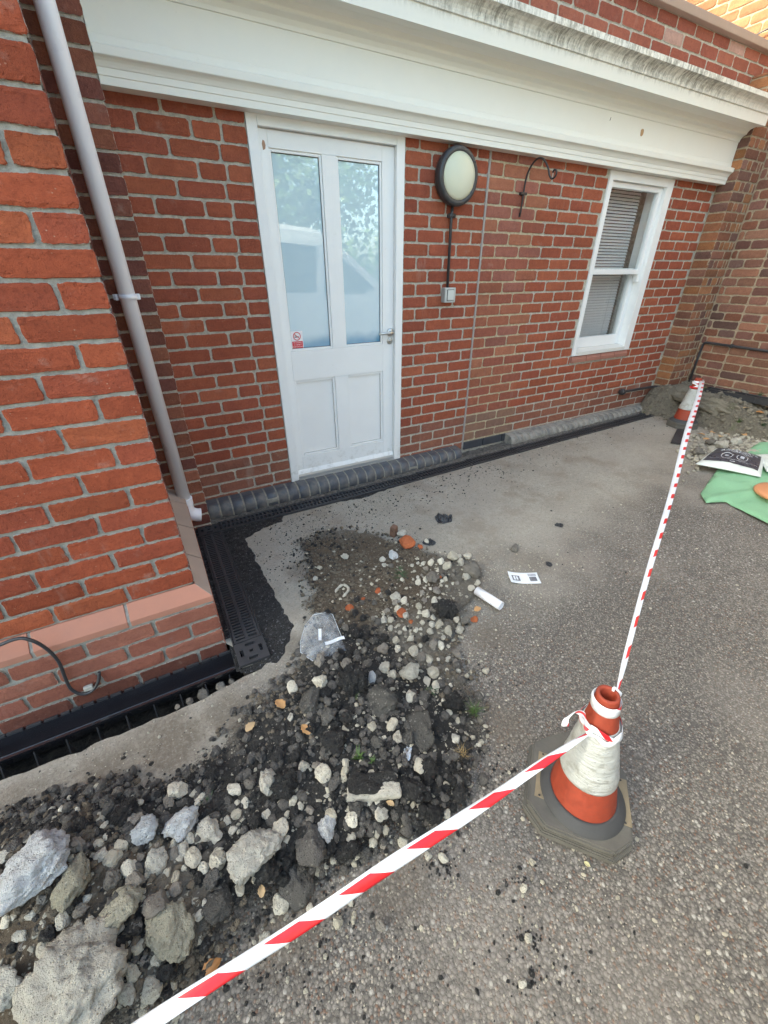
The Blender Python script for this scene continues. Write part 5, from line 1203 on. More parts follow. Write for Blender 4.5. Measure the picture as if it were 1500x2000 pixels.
# ================================================================== BARRIER TAPE
def tape_mat(name, period, slant, duty=.5, phase=0, side=None):
    k = N(name); u = k.attr('u'); v = k.attr('v')
    t = k.math('FRACT', k.math('ADD', k.math('DIVIDE', k.math('ADD', u, k.math('MULTIPLY', v, slant)), period), phase))
    f = k.math('LESS_THAN', t, duty)
    if side is not None: f = k.math('MULTIPLY', f, k.math('MULTIPLY', k.math('GREATER_THAN', v, side[0]), k.math('LESS_THAN', v, side[1])))
    k.base(k.mix(f, (.80, .82, .86), (.66, .018, .028))); k.rough(.28); k.inp(k.p, 'Transmission Weight', 0.0)
    k.bump(k.noise(k.map(k.pos(), (1, 1, 1)), 22, 3), .004, .5); return k.m
def ribbon(name, pts, nrm, widths, mat, parent, fold=None, thick=.0006):
    """pts centre line, nrm across-direction per point, widths; rows across with slight curl"""
    V = []; U_ = []; Vv = []; F = []; n = len(pts); ac = 7; L = 0
    for i, (p, a, w_) in enumerate(zip(pts, nrm, widths)):
        if i: L += (Vector(pts[i]) - Vector(pts[i - 1])).length
        tg = (Vector(pts[min(i + 1, n - 1)]) - Vector(pts[max(i - 1, 0)])).normalized(); a = Vector(a); a = (a - tg * a.dot(tg)).normalized(); m_ = tg.cross(a)
        for j in range(ac):
            s_ = j / (ac - 1) - .5; c_ = math.cos(s_ * 3.1) * .12 * w_ + .0015 * math.sin(L * 23 + s_ * 4)
            q = Vector(p) + a * (s_ * w_) + m_ * c_; V.append(q); U_.append(L); Vv.append(s_ * .07)
    for i in range(n - 1):
        for j in range(ac - 1): F.append([i * ac + j, i * ac + j + 1, (i + 1) * ac + j + 1, (i + 1) * ac + j])
    o = raw(name, [tuple(v) for v in V], F, mat, parent, smooth=True, attrs={'u': ('FLOAT', U_), 'v': ('FLOAT', Vv)})
    md = o.modifiers.new('thickness', 'SOLIDIFY'); md.thickness = thick; return o
rt = Vector(ROT[0]); dn = Vector(ROT[1]); fw = Vector(ROT[2])
cone_top = lambda z, a, r: (cc0[0] + lean[0] * z + r * math.cos(a), cc0[1] + lean[1] * z + r * math.sin(a), z)
tp = empty('barrier_tape', tuple(atz(800, 1690, .4)), 'near length of red and white barrier tape stretched across the foreground', 'barrier tape', 'red and white barrier tape')
def Rc(z): return .090 + (.0275 - .090) * (z - .075) / .38
# knot on the cone facing the camera
tie = Vector(CAM) + Vector(ray(1158, 1437)) * .0
zt_ = .352
vd = Vector((CAM[0] - cc0[0], CAM[1] - cc0[1])).normalized(); aa = math.atan2(vd.y, vd.x)
tie = Vector(cone_top(zt_, aa - .25, Rc(zt_) + .004))
e1 = Vector(tuple(atz(285, 1996, .20))); dirn = (e1 - tie); far_ = tie + dirn * 1.6
n_ = 60; pts_ = []; ws = []; nn_ = []
for i in range(n_):
    t = i / (n_ - 1); p = tie + (far_ - tie) * t; p.z -= .018 * math.sin(t * math.pi) - .004 * math.sin(t * 24); pts_.append(p)
    ws.append(.010 + (.028 - .010) * min(1, (t / .22)) ** .9 + .002 * math.sin(t * 21))
    view = (p - Vector(CAM)).normalized(); tg = (far_ - tie).normalized(); ac_ = tg.cross(view).normalized(); nn_.append(Matrix.Rotation(.35 * math.sin(t * 9 + 1), 3, tg) @ ac_)
o = ribbon('tape', pts_, nn_, ws, tape_mat('barrier_tape_near', .165, .9, .46, .30, side=(-.036, .021) if nn_[30].z > 0 else (-.021, .036)), tp); rel(tp, o)
# narrow folded lip along the upper edge
# wrap round the cone
mb = MB()
ring = []
for i in range(41):
    a = aa - .25 + i / 40 * 6.28; zz_ = zt_ + .012 * math.sin(a * 2 + 1) + .004; ring.append(cone_top(zz_, a, Rc(zz_) + .0045))
o = ribbon('wrap', ring, [(0, 0, 1)] * 41, [.016 + .012 * abs(math.sin(i * .21 + 1.4)) for i in range(41)], tape_mat('barrier_tape_wrap', .11, .6, .25, .7), tp); rel(tp, o)
ring = [cone_top(.346 + .008 * math.sin(i * .5), aa - .2 + i / 18 * 1.7, Rc(.35) + .0055) for i in range(19)]
o = ribbon('wrap', ring, [(0, .1, 1)] * 19, [.012 + .02 * (i / 18) for i in range(19)], tape_mat('barrier_tape_wrap_white', 9, 0, .0), tp); rel(tp, o)
mb = MB(); mb.add((lambda: (lambda t: (bmesh.ops.create_icosphere(t, subdivisions=2, radius=.009), t)[1])(bmesh.new()))()); o = mb.build('knot', m_tw, tp, smooth=True); o.location = tie - Vector(tp.location) + vd.to_3d() * .002
# loose tail standing out to the left
lf = -rt
tail = [tie, tie + lf * .015 + Vector((0, 0, .03)), tie + lf * .028 + Vector((0, 0, .062)), tie + lf * .042 + Vector((0, 0, .082)), tie + lf * .058 + Vector((0, 0, .083)), tie + lf * .070 + Vector((0, 0, .066)) + vd.to_3d() * .01, tie + lf * .068 + Vector((0, 0, .045)) + vd.to_3d() * .015]
tail = smooth_path([tuple(p) for p in tail], 5)
o = ribbon('tail', tail, [(rt.x * .5, rt.y * .5, .9)] * len(tail), [.012 + .006 * math.sin(i * .5) for i in range(len(tail))], tape_mat('barrier_tape_tail', .09, .8, .32, .12), tp); rel(tp, o)

tp2 = empty('barrier_tape', tuple(atz(1290, 950, .4)), 'far length of barrier tape running from the foreground cone to the far cone', 'barrier tape', 'red and white barrier tape')
sa_ = Vector(cone_top(.445, math.atan2(rt.y, rt.x) + .35, .030)); 
fb = Vector((gf[0], gf[1], 0)) + Vector((.0, -.03, gz(gf[0]) + .44)) + Vector((.012, 0, 0))
pts_ = []; ws = []; nn_ = []; n_ = 70
for i in range(n_):
    t = i / (n_ - 1); p = sa_.lerp(fb, t); p.z -= .035 * math.sin(t * math.pi) + .004 * math.sin(t * 19); p += Vector((0, 1, 0)) * .004 * math.sin(t * 13); pts_.append(p)
    view = (p - Vector(CAM)).normalized(); tg = (fb - sa_).normalized(); nn_.append(tg.cross(view))
    ws.append(.005 + .0085 * min(1, t / .03) + .024 * min(1, max(0, (t - .03) / .6)))
o = ribbon('tape', pts_, nn_, ws, tape_mat('barrier_tape_far', .150, .6, .38, .1, side=(-.036, -.002)), tp2); rel(tp2, o)
ring = [cone_top(.437, a_, Rc(.437) + .003) for a_ in np.linspace(0, 6.28, 33)]
o = ribbon('wrap', ring, [(0, 0, 1)] * 33, [.014] * 33, tape_mat('tape_wrap_top', .16, .3, .12, .0), tp2); rel(tp2, o)
mb = MB(); mb.tube(smooth_path([tuple(sa_ + Vector((0, 0, -.014))), tuple(sa_ + Vector((.004, -.004, .006))), tuple(sa_ + Vector((-.010, .006, .024))), tuple(sa_ + Vector((-.016, .004, .018)))], 4), [.006] * 5 + [.0035] * 8, 8); o = mb.build('knot', m_tw, tp2); rel(tp2, o)
tw2 = empty('barrier_tape', (gf[0], gf[1], .45), 'loose red and white barrier tape wound round the top of the far cone', 'barrier tape', 'red and white barrier tape')
ring = []
for i in range(70):
    a = i / 69 * 12.5; z = .075 + .36 + .055 * i / 69 + .008 * math.sin(a * 1.7); zz_ = min(z - .075, .44); ring.append((gf[0] + .02 * z + (Rc(zz_) + .007 + .004 * math.sin(a * 3)) * math.cos(a), gf[1] + (Rc(zz_) + .007 + .004 * math.sin(a * 3)) * math.sin(a), z))
o = ribbon('wrap', ring, [(0, .2, 1)] * 70, [.018 + .008 * math.sin(i * .7) for i in range(70)], tape_mat('tape_wrap_far', .12, .7, .5, .0), tw2); rel(tw2, o)

# ================================================================== LITTER AND LEFTOVERS
# white pipe offcut
a = ground(930, 1160); b = ground(972, 1190)
pa = empty('pipe_offcut', a, 'short white plastic pipe offcut lying on the tarmac beside the pale stones', 'pipe offcut')
ax = (Vector(b) - Vector(a)); L_ = ax.length * 1.12; ang = math.atan2(ax.y, ax.x)
t = MB(); t.lathe([(.0215, 0), (.0215, L_), (.0190, L_), (.0190, 0)], 40, close=True)
o = t.build('pipe', m_pvc, pa); o.matrix_local = Matrix.Translation((0, 0, .022)) @ Matrix.Rotation(ang, 4, 'Z') @ Matrix.Rotation(R_(90), 4, 'Y')
# printed leaflet
g = ground(1023, 1131)
lf_ = empty('leaflet', g, 'small white instruction leaflet with grey pictures lying curled on the tarmac', 'leaflet', rz=R_(-30))
def sheet(name, w_, h_, mat, par, fn, z=0, nx=24, ny=12, x0=0, y0=0):
    xs = np.linspace(-w_ / 2, w_ / 2, nx); ys = np.linspace(-h_ / 2, h_ / 2, ny); V = [(x + x0, y + y0, fn(x + x0, y + y0) + z) for y in ys for x in xs]
    return raw(name, V, gridF(nx, ny), mat, par, smooth=True)
cur = lambda x, y: .004 + .010 * (x / .075) ** 2 * (1 if x < 0 else .35) + .006 * max(0, y / .045) ** 2
o = sheet('paper', .155, .082, plain('white_paper', (.80, .81, .84), .7), lf_, cur); md = o.modifiers.new('t', 'SOLIDIFY'); md.thickness = .0006
mg = plain('grey_print', (.17, .17, .19), .7, nsc=90, namt=.8); mg2 = plain('pale_grey_print', (.40, .41, .45), .7, nsc=60, namt=.4)
sheet('printed_picture', .040, .040, mg, lf_, cur, .0012, 10, 8, -.042, -.002); sheet('printed_picture', .036, .034, mg, lf_, cur, .0012, 10, 8, .046, -.006); sheet('printed_panel', .042, .016, mg2, lf_, cur, .0012, 10, 6, .046, .024)
# hand shapes drawn over the picture
sheet('printed_figure', .010, .030, bpy.data.materials['white_paper'], lf_, cur, .0018, 4, 6, -.050, -.002); sheet('printed_figure', .009, .026, bpy.data.materials['white_paper'], lf_, cur, .0018, 4, 6, -.036, -.002)

# clear plastic bag
def film_mat(name, tint, fac, milky):
    k = N(name); v = k.pos()
    k.base(tint); k.rough(.22); k.spec(.7); k.bump(k.noise(v, 16, 2, .5), .004, .5)
    t = k.n('BsdfTransparent'); mx = k.n('MixShader'); k.inp(mx, 0, k.ramp(k.noise(v, 28, 5, .7), .3, .75, fac - milky, fac + milky)); k.l(t.outputs[0], mx.inputs[1]); k.l(k.p.outputs[0], mx.inputs[2]); k.l(mx.outputs[0], k.o.inputs[0]); return k.m
m_film_bag = film_mat('clear_polythene', (.68, .71, .75), .20, .12)
corn = [(612, 1207), (640, 1201), (650, 1204), (661, 1232), (679, 1272), (655, 1284), (620, 1295), (604, 1287), (588, 1280), (588, 1262), (597, 1228)]
bg_ = empty('plastic_bag', ground(632, 1250), 'crumpled clear plastic bag lying at the edge of the fresh tarmac', 'plastic bag')
pl_ = np.array([(lambda q: (q.x - bg_.location.x, q.y - bg_.location.y))(ground(*c)) for c in corn])
for nm, hh, ph in (('upper_film', .030, 0.), ('lower_film', .006, 5.)):
    V_, F_ = cdt_sheet([tuple(p) for p in pl_], .0045, lambda x, y, q: hh * min(1, q / .03) ** .6 * (.5 + 1.3 * abs(noise.noise(Vector((x * 11, y * 11, ph)))) + .12 * noise.noise(Vector((x * 38, y * 38, ph)))) + .008)
    raw(nm, V_, F_, m_film_bag, bg_, smooth=True)
mb = MB(); cl_ = [(p[0], p[1], .010 + .003 * math.sin(i * 2.3)) for i, p in enumerate(pl_)]; mb.tube(cl_ + [cl_[0]], .0011, 6); mb.build('rim_highlight', plain('pale_highlight', (.66, .70, .75), .3), bg_)  # pale tube added as the bright highlight along the bag's edge
mb = MB(); mb.box(-.006, .007, -.030, .030, 0, .0006); o = mb.build('white_label', m_tw, bg_); o.location = (-.012, .006, .034); o.rotation_euler = (.1, .1, -.35)
o = sheet('paper_strip', .085, .018, m_tw, bg_, lambda x, y: .004 * math.sin(x * 60)); o.location = (.035, -.045, .022); o.rotation_euler = (0, .0, -.15)
# crumpled black plastic
def crumple(px, py, wpx, hpx, label, seed, name='black_plastic_scrap', mat=None):
    g = ground(px, py); d = depth(g); W = wpx * d / FPX * .8; H = max(W * .7, hpx * d / FPX * 1.2); off = seed * 13.7
    nn2 = 22; V = []; 
    for j in range(nn2):
        for i in range(nn2):
            x, y = (i / (nn2 - 1) - .5), (j / (nn2 - 1) - .5); r = math.hypot(x, y); sh = 1 + .35 * noise.noise(Vector((math.atan2(y, x + 1e-6) * 1.2, seed, 0)))
            m_ = max(abs(x), abs(y)) / (r + 1e-6); x2, y2 = x * m_ * sh, y * m_ * sh
            V.append((x2 * W, y2 * H, max(.002, W * .22 * (1.2 - 2.2 * r) + W * .20 * noise.noise(Vector((x * 5 + off, y * 5, 0))) + W * .12 * noise.noise(Vector((x * 13, y * 13 + off, 0))))))
    o = raw(name, V, gridF(nn2, nn2), mat or m_blackfilm); o.location = g; o.rotation_euler = (0, 0, -.5); tag(o, label, 'plastic scrap'); md = o.modifiers.new('t', 'SOLIDIFY'); md.thickness = .001
m_blackfilm = plain('black_polythene', (.030, .031, .036), .33, nsc=20, namt=.4)
crumple(866, 1014, 42, 28, 'crumpled black plastic scrap alone on the pale tarmac, the larger one', 1)
crumple(838, 1060, 32, 18, 'crumpled black plastic scrap beside the orange brick shards', 2)
crumple(1092, 1026, 20, 12, 'flat dark plastic scrap on the pale tarmac, farther right', 3)
crumple(1072, 1102, 15, 14, 'small dark scrap above the printed leaflet', 4)
crumple(794, 1468, 24, 28, 'shiny silver foil wrapper in the middle of the rubble heap', 5, 'foil_wrapper', plain('silver_foil', (.55, .57, .60), .22, metal=.6))
# ribbed black pad by the far cone
g1_, g2_, g3_, g4_ = [atz(px, py, .066) for px, py in ((1322, 838), (1348, 841), (1339, 868), (1310, 864))]
pad = empty('grating_offcut', (g1_[0], g1_[1], gz(4.1)), 'black slotted grating offcut lying in front of the far traffic cone', 'grating')
def quadpt(u, v): p = np.array(g1_) * (1 - u) * (1 - v) + np.array(g2_) * u * (1 - v) + np.array(g3_) * u * v + np.array(g4_) * (1 - u) * v; return (p[0] - g1_[0], p[1] - g1_[1])
mb = MB(); mb.prism([quadpt(0, 0), quadpt(1, 0), quadpt(1, 1), quadpt(0, 1)], 'z', .004, .012); mb.build('plate', m_black, pad)
mb = MB()
for i in range(22): a0 = i / 22 + .008; mb.prism([quadpt(.04, a0), quadpt(.96, a0), quadpt(.96, a0 + .022), quadpt(.04, a0 + .022)], 'z', .0121, .017)
mb.build('ribs', m_black, pad)

# ---- corner mound of soil and broken concrete
xs = np.linspace(4.40, 5.10, 80); ys = np.linspace(-2.3, -.02, 220); gx, gy = np.meshgrid(xs, ys); P = np.stack([gx.ravel(), gy.ravel()], 1)
def mh(x, y):
    fx = min(max((x - 4.50 - .12 * noise.noise(Vector((y * 3, 0, 0)))) / .26, 0), 1); fy = min(max((y + 1.35 - .2 * (x - 4.8)) / .55, 0), 1); fx = fx * fx * (3 - 2 * fx)
    return gz(x) - .012 + fx * (.05 + .20 * fy) + (.04 * noise.noise(Vector((x * 7, y * 7, 0))) + .035 * abs(noise.noise(Vector((x * 16, y * 16, 2)))) + .018 * noise.noise(Vector((x * 45, y * 45, 2)))) * min(1, fx * 2 + .1)
zz = np.array([mh(x, y) for x, y in P])
kk = N('corner_soil'); v = kk.pos(); nn = kk.noise(v, 14, 6, .7); cc_ = kk.mix(nn, (.13, .11, .085), (.34, .30, .23)); cc_ = kk.mix(kk.ramp(kk.noise(v, 60, 5, .8), .5, .7), cc_, (.09, .075, .055)); cc_ = kk.mix(kk.ramp(kk.noise(v, 5, 3), .6, .7, 0, .4), cc_, (.13, .17, .05))
kk.base(cc_); kk.rough(.95); kk.bump(kk.math('ADD', nn, kk.noise(v, 80, 5, .8)), .03, 1)
mo = raw('soil_mound', np.stack([P[:, 0], P[:, 1], zz], 1), gridF(80, 220), kk.m, smooth=True); tag(mo, kind='structure')
m_oldc = rock_mat('mossy_old_concrete', (.27, .24, .19), (.36, .32, .26), (.13, .12, .07), .6, bsc=2)
def put(x, y, z, s, name, mat, kind, label, cat, group=None, rot=(0, 0, 0), i=0, sub=4):
    me = lib(kind, i, sub).copy(); me.materials.append(mat); o = bpy.data.objects.new(name, me); COL.objects.link(o)
    co = np.array([v_.co[:] for v_ in me.vertices]); co = co / np.abs(co).max(0) * np.array(s); me.vertices.foreach_set('co', co.astype(np.float32).ravel()); me.update()
    o.location = (x, y, z); o.rotation_euler = rot; tag(o, label, cat, group); return o
put(4.74, -.60, .235, (.20, .40, .13), 'broken_concrete_edge', m_oldc, 'conc', 'long lump of broken old concrete behind the far traffic cone', 'concrete lump', rot=(.1, .25, .15), i=1, sub=5)
put(4.84, -.20, .25, (.16, .16, .11), 'broken_concrete_edge', m_oldc, 'conc', 'mossy lump of broken concrete at the foot of the brick pier', 'concrete lump', rot=(.2, .1, .4), i=3, sub=5)
put(4.98, -.30, .315, (.035, .06, .018), 'flat_stone', m_stoneg, 'stone', 'flat green grey stone lying on the soil at the foot of the old wall', 'stone', i=2)
# pale gravel in front of the mound
Q = []
for _ in range(900):
    px, py = rng.uniform(1345, 1560), rng.uniform(845, 905); 
    if rng.random() < .25: py += rng.normal() * 16; px -= 20
    a = atz(px, py, .07); Q.append((a[0], a[1], gz(a[0]) + .004))
grit('corner_gravel', rock_mat('mid_gravel', (.22, .195, .16), (.42, .385, .32), (.15, .12, .085), .5), Q, rng.choice([.006, .01, .015, .022], len(Q), p=[.3, .35, .25, .10]), 71, sub=2)
for i_, (px, py, s_, i) in enumerate(((1410, 868, .055, 2), (1366, 880, .05, 4), (1440, 862, .045, 5), (1388, 862, .04, 1))):
    a = atz(px, py, .09); put(a[0], a[1], gz(a[0]) + .03, (s_ * 1.3, s_, s_ * .7), 'rubble_piece', (m_conc, m_stoneg)[i_ % 2], 'conc', ('pale rubble piece in the middle of the gravel behind the gravel bag', 'grey rubble piece at the left end of the gravel behind the bag', 'pale rubble piece farthest right in the gravel behind the bag', 'grey rubble piece at the back of the gravel behind the bag')[i_], 'rubble', i=i, sub=4)
Q = []
for _ in range(900):
    x = rng.uniform(4.45, 5.08); y = rng.uniform(-1.6, -.05); Q.append((x, y, mh(x, y)))
grit('mound_rubble', m_oldc, Q, rng.choice([.006, .010, .016, .026], len(Q), p=[.4, .32, .2, .08]), 81, sub=2)
# black channel lengths
ch = empty('channel_length', (4.95, -.75, .30), 'length of black plastic channel lying on the soil against the old brick wall', 'drain channel')
mb = MB(); sec = [(-.05, 0), (-.045, .05), (-.05, .052), (-.058, .052), (-.056, -.004), (.056, -.004), (.058, .052), (.05, .052), (.045, .05), (.05, 0)]
t = bmesh.new(); A = [t.verts.new((p[0], -.62, p[1])) for p in sec]; Bq = [t.verts.new((p[0], .30, p[1])) for p in sec]; t.faces.new(A[::-1]); t.faces.new(Bq)
for i in range(10): t.faces.new((A[i], A[(i + 1) % 10], Bq[(i + 1) % 10], Bq[i]))
bmesh.ops.triangulate(t, faces=t.faces); mb.add(t); o = mb.build('channel', m_black, ch); o.rotation_euler = (0, 0, .06)
mb = MB()
for i in range(8): mb.box(-.06, .06, -.58 + i * .11, -.575 + i * .11, .0, .045)
o = mb.build('ribs', m_black, ch); o.rotation_euler = (0, 0, .06)
st_ = empty('grating_stack', (4.90, -1.08, .10), 'stack of black ribbed drain gratings at the right edge in front of the old wall', 'gratings')
for i in range(3):
    mb = MB(); z0 = i * .045
    mb.box(-.10, .16, -.07, .07, z0, z0 + .012, bev=.002)
    for q in range(12): mb.box(-.095 + q * .021, -.087 + q * .021, -.068, .068, z0 + .012, z0 + .038)
    o = mb.build('grating', m_black, st_); o.rotation_euler = (0, .0, .1 * i + .5)

# ---- green sheet and gravel bag
ga = [atz(px, py, .06) for px, py in ((1369, 962), (1380, 980), (1420, 978), (1500, 1020), (1580, 1075), (1640, 1010), (1600, 900), (1500, 868), (1480, 868), (1455, 885), (1400, 918))]
A_ = np.array([(g[0], g[1]) for g in ga]); lo, hi = A_.min(0), A_.max(0)
gs = empty('green_sheet', (3.4, -1.55, .04), 'crumpled pale green woven plastic sheet spread on the tarmac under the gravel bag', 'plastic sheet')
def fold(x, y):
    a = noise.noise(Vector((x * 2.2, y * 5, 1))); b = noise.noise(Vector((x * 7, y * 9, 4)))
    r = abs(math.sin((x * .55 + y * 1.0) * 9 + a * 2.4)) ** 3; return .008 + .020 * max(0, a + .3) + .010 * b + .016 * r
kk = N('green_woven_sheet'); v = kk.pos(); wv = kk.n('TexWave', wave_type='BANDS'); kk.l(kk.map(v, (1, 1.8, 1)), wv.inputs[0]); wv.inputs['Scale'].default_value = 55; wv.inputs['Distortion'].default_value = .3
kk.base(kk.mix(kk.ramp(wv.outputs['Fac'], .3, .7, 0, .35), kk.mix(kk.noise(v, 8, 4), (.25, .50, .29), (.32, .58, .35)), (.15, .36, .19))); kk.rough(.5); kk.bump(kk.math('ADD', wv.outputs['Fac'], kk.noise(v, 20, 3)), .004, .6)
V_, F_ = cdt_sheet([tuple(p) for p in A_], .014, lambda x, y, q: gz(x) + .004 + fold(x, y) * min(1, q / .03 * .6 + .4)); o = raw('sheet', V_, F_, kk.m, gs, smooth=True); rel(gs, o); md = o.modifiers.new('t', 'SOLIDIFY'); md.thickness = .0012
g = atz(1498, 972, .08); mb = MB(); mb.lathe([(0, 0), (.16, 0), (.165, .012), (.155, .026), (.06, .034), (0, .034)], 36); o = mb.build('orange_lid', plain('orange_plastic_lid', (.62, .27, .13), .5, nsc=12, namt=.15)); o.location = (g[0] + .13, g[1] - .04, gz(3.4) + .035); tag(o, 'orange plastic lid lying on the green sheet, cut by the right picture edge', 'lid')
b1, b2, b3, b4 = [np.array(atz(px, py, z)) for px, py, z in ((1356, 912, .07), (1483, 934, .09), (1492, 888, .16), (1402, 872, .16))]
def pillow(name, corners, thick, mat, label, prints=True):
    e = empty(name, tuple(corners.mean(0)), label, 'gravel bag', 'bags of gravel')
    c0 = corners.mean(0); nx, ny = 40, 30; V = []; 
    for side in (1, -1):
        for j in range(ny):
            for i in range(nx):
                u, v = i / (nx - 1), j / (ny - 1); p = corners[0] * (1 - u) * (1 - v) + corners[1] * u * (1 - v) + corners[2] * u * v + corners[3] * (1 - u) * v - c0
                b = (max(0, 4 * u * (1 - u)) ** .5) * (max(0, 4 * v * (1 - v)) ** .5)
                pin = 1 - .05 * math.sin(math.pi * u) * abs(2 * v - 1) ; p = p * np.array([pin, pin, 1])
                zz = p[2] * .25 + side * b * thick * (1.0 if side > 0 else .55) + b * (.012 * noise.noise(Vector((u * 5, v * 5, 3))) + .006 * noise.noise(Vector((u * 14, v * 14, 3))))
                V.append((p[0], p[1], zz))
    F = gridF(nx, ny); F2 = [[q + nx * ny for q in f][::-1] for f in F]
    def top(u, v):
        i = min(max(u, 0), 1) * (nx - 1); j = min(max(v, 0), 1) * (ny - 1); i0, j0 = min(int(i), nx - 2), min(int(j), ny - 2); fi, fj = i - i0, j - j0
        q = lambda a, b: np.array(V[b * nx + a]); return q(i0, j0) * (1 - fi) * (1 - fj) + q(i0 + 1, j0) * fi * (1 - fj) + q(i0, j0 + 1) * (1 - fi) * fj + q(i0 + 1, j0 + 1) * fi * fj
    raw('sack', V, F + F2, mat, e, smooth=True)
    if prints:
        def on(u0, u1, v0, v1, lift, m_, nm, n=26):
            VV = [tuple(top(u, v) + np.array([0, 0, lift])) for v in np.linspace(v0, v1, n) for u in np.linspace(u0, u1, n)]; return raw(nm, VV, gridF(n, n), m_, e, smooth=True)
        on(.055, .93, .13, .97, .0022, m_print, 'printed_panel')
        def tx(body, cu, cv, size, sp=1.0):
            o = text_obj('lettering', body, size, m_tw, e, Matrix.Identity(4), sp); me = o.data
            for v_ in me.vertices: v_.co = Vector(tuple(top(cu + v_.co.x, cv + v_.co.y * 1.35) + np.array([0, 0, .0045])))
        tx('EASY', .40, .82, .13); tx('AGGREGATE', .52, .70, .12); tx('FOR PATHS DRIVES PATIOS', .50, .60, .045)
        for cu in (.36, .62):
            n2 = 40; VV = [tuple(top(cu + r_ * math.cos(a) , .40 + r_ * 1.25 * math.sin(a)) + np.array([0, 0, .0042])) for a in np.linspace(0, 6.283, n2) for r_ in (.088, .096)]
            raw('printed_ring', VV, [[2 * i, 2 * i + 1, 2 * i + 3, 2 * i + 2] for i in range(n2 - 1)], m_tw, e)
            on(cu - .035, cu + .035, .36, .44, .0042, mg2, 'printed_mark', 6)
        on(.12, .90, .245, .25, .0042, m_tw, 'printed_line', 20); tx('www', .50, .18, .04)
    return e
m_print = plain('dark_grey_print', (.050, .052, .066), .28, nsc=8, namt=.2)
m_sack = plain('white_sack', (.66, .69, .65), .35, nsc=14, namt=.12, bump=.003, bsc=40)
def lift(b, d=.045): return np.array([b[0], b[1], b[2]])
cs = np.array([b1, b2, b3, b4]); cs[:, 2] = np.array([.02, .02, .06, .06]) + gz(3.8)
cs2 = np.array([atz(1356, 912, .075), atz(1484, 936, .085), atz(1494, 893, .12), atz(1400, 873, .12)]); 
e = pillow('gravel_bag', cs2, .055, m_sack, 'filled white gravel bag with a dark grey printed front lying on the green sheet'); e.location.z = gz(3.8) + .055
cs3 = np.array([atz(1496, 925, .08), atz(1600, 940, .08), atz(1600, 895, .12), atz(1478, 884, .12)])
e = pillow('gravel_bag', cs3, .05, m_sack, 'plain white end of a second bag behind the printed gravel bag', False); e.location.z = gz(3.8) + .05

# ---- leaves, grass, weeds
def leaf(px, py, size, rz, col, label, curl=.3, dz=.006, group=None):
    g = ground(px, py); V = []; nx, ny = 13, 9; sc = size * depth(g) / FPX * .62
    for j in range(ny):
        for i in range(nx):
            u, v = i / (nx - 1), j / (ny - 1) * 2 - 1; w_ = .42 * math.sin(math.pi * min(1, u * 1.02) ** .8) ** .8 * (1 + .14 * math.sin(u * 24)) + .006
            V.append(((u - .5) * sc * 1.4, v * w_ * sc, curl * sc * (abs(v) ** 1.5 * w_ + .35 * math.sin(u * 3.1)) ))
    o = raw('leaf', V, gridF(nx, ny), col, smooth=True); o.location = g + Vector((0, 0, dz)); o.rotation_euler = (.15, .1, rz); md = o.modifiers.new('t', 'SOLIDIFY'); md.thickness = .0005
    tag(o, label, 'leaf', group); return o
ml = [plain('dry_tan_leaf', (.50, .28, .12), .6, nsc=60, namt=.25), plain('brown_leaf', (.36, .17, .06), .6, nsc=60, namt=.35), plain('buff_leaf', (.52, .36, .20), .6, nsc=50, namt=.2)]
leaf(548, 1382, 34, 1.9, ml[0], 'tan dry leaf highest of three on the left side of the heap', dz=.02)
leaf(491, 1426, 28, .6, ml[2], 'buff dry leaf farthest left of three on the rubble heap', dz=.02)
leaf(598, 1432, 34, 1.8, ml[0], 'narrow tan dry leaf in the middle of the rubble heap', dz=.02)
leaf(513, 1746, 26, 1.4, ml[2], 'small buff leaf below the big squarish concrete block', dz=.02)
leaf(414, 1894, 48, .3, ml[1], 'curled brown leaf on the tarmac beside the barrier tape', .6)
leaf(762, 1576, 20, 2.2, ml[2], 'small yellowish leaf right of the broken kerb slab', dz=.02)
leaf(932, 1196, 22, .2, ml[0], 'yellow leaf scrap beside the white pipe offcut', dz=.02)
leaf(1146, 1690, 14, -1.1, plain('yellow_leaf', (.55, .50, .26), .6), 'tiny pale yellow leaf on the tarmac left of the foreground cone')
for q, (px, py) in enumerate(((1395, 838), (1420, 842), (1440, 832), (1455, 846), (1470, 838), (1408, 850), (1370, 846), (1450, 822), (1486, 826), (1382, 856))):
    a = atz(px, py, .10); o = leaf(px, py, 16, q * 1.3, ml[q % 3], 'fallen autumn leaf lying between the gravel and the soil mound', group='autumn leaves by the soil mound'); o.location = (a[0], a[1], mh(min(a[0], 5.08), a[1]) + .012 if a[0] > 4.4 else gz(a[0]) + .03)
mgr = [plain('grass_green', (.07, .12, .03), .55, nsc=40, namt=.4), plain('weed_green', (.06, .10, .045), .6, nsc=40, namt=.4), plain('dead_grass', (.34, .24, .11), .7)]
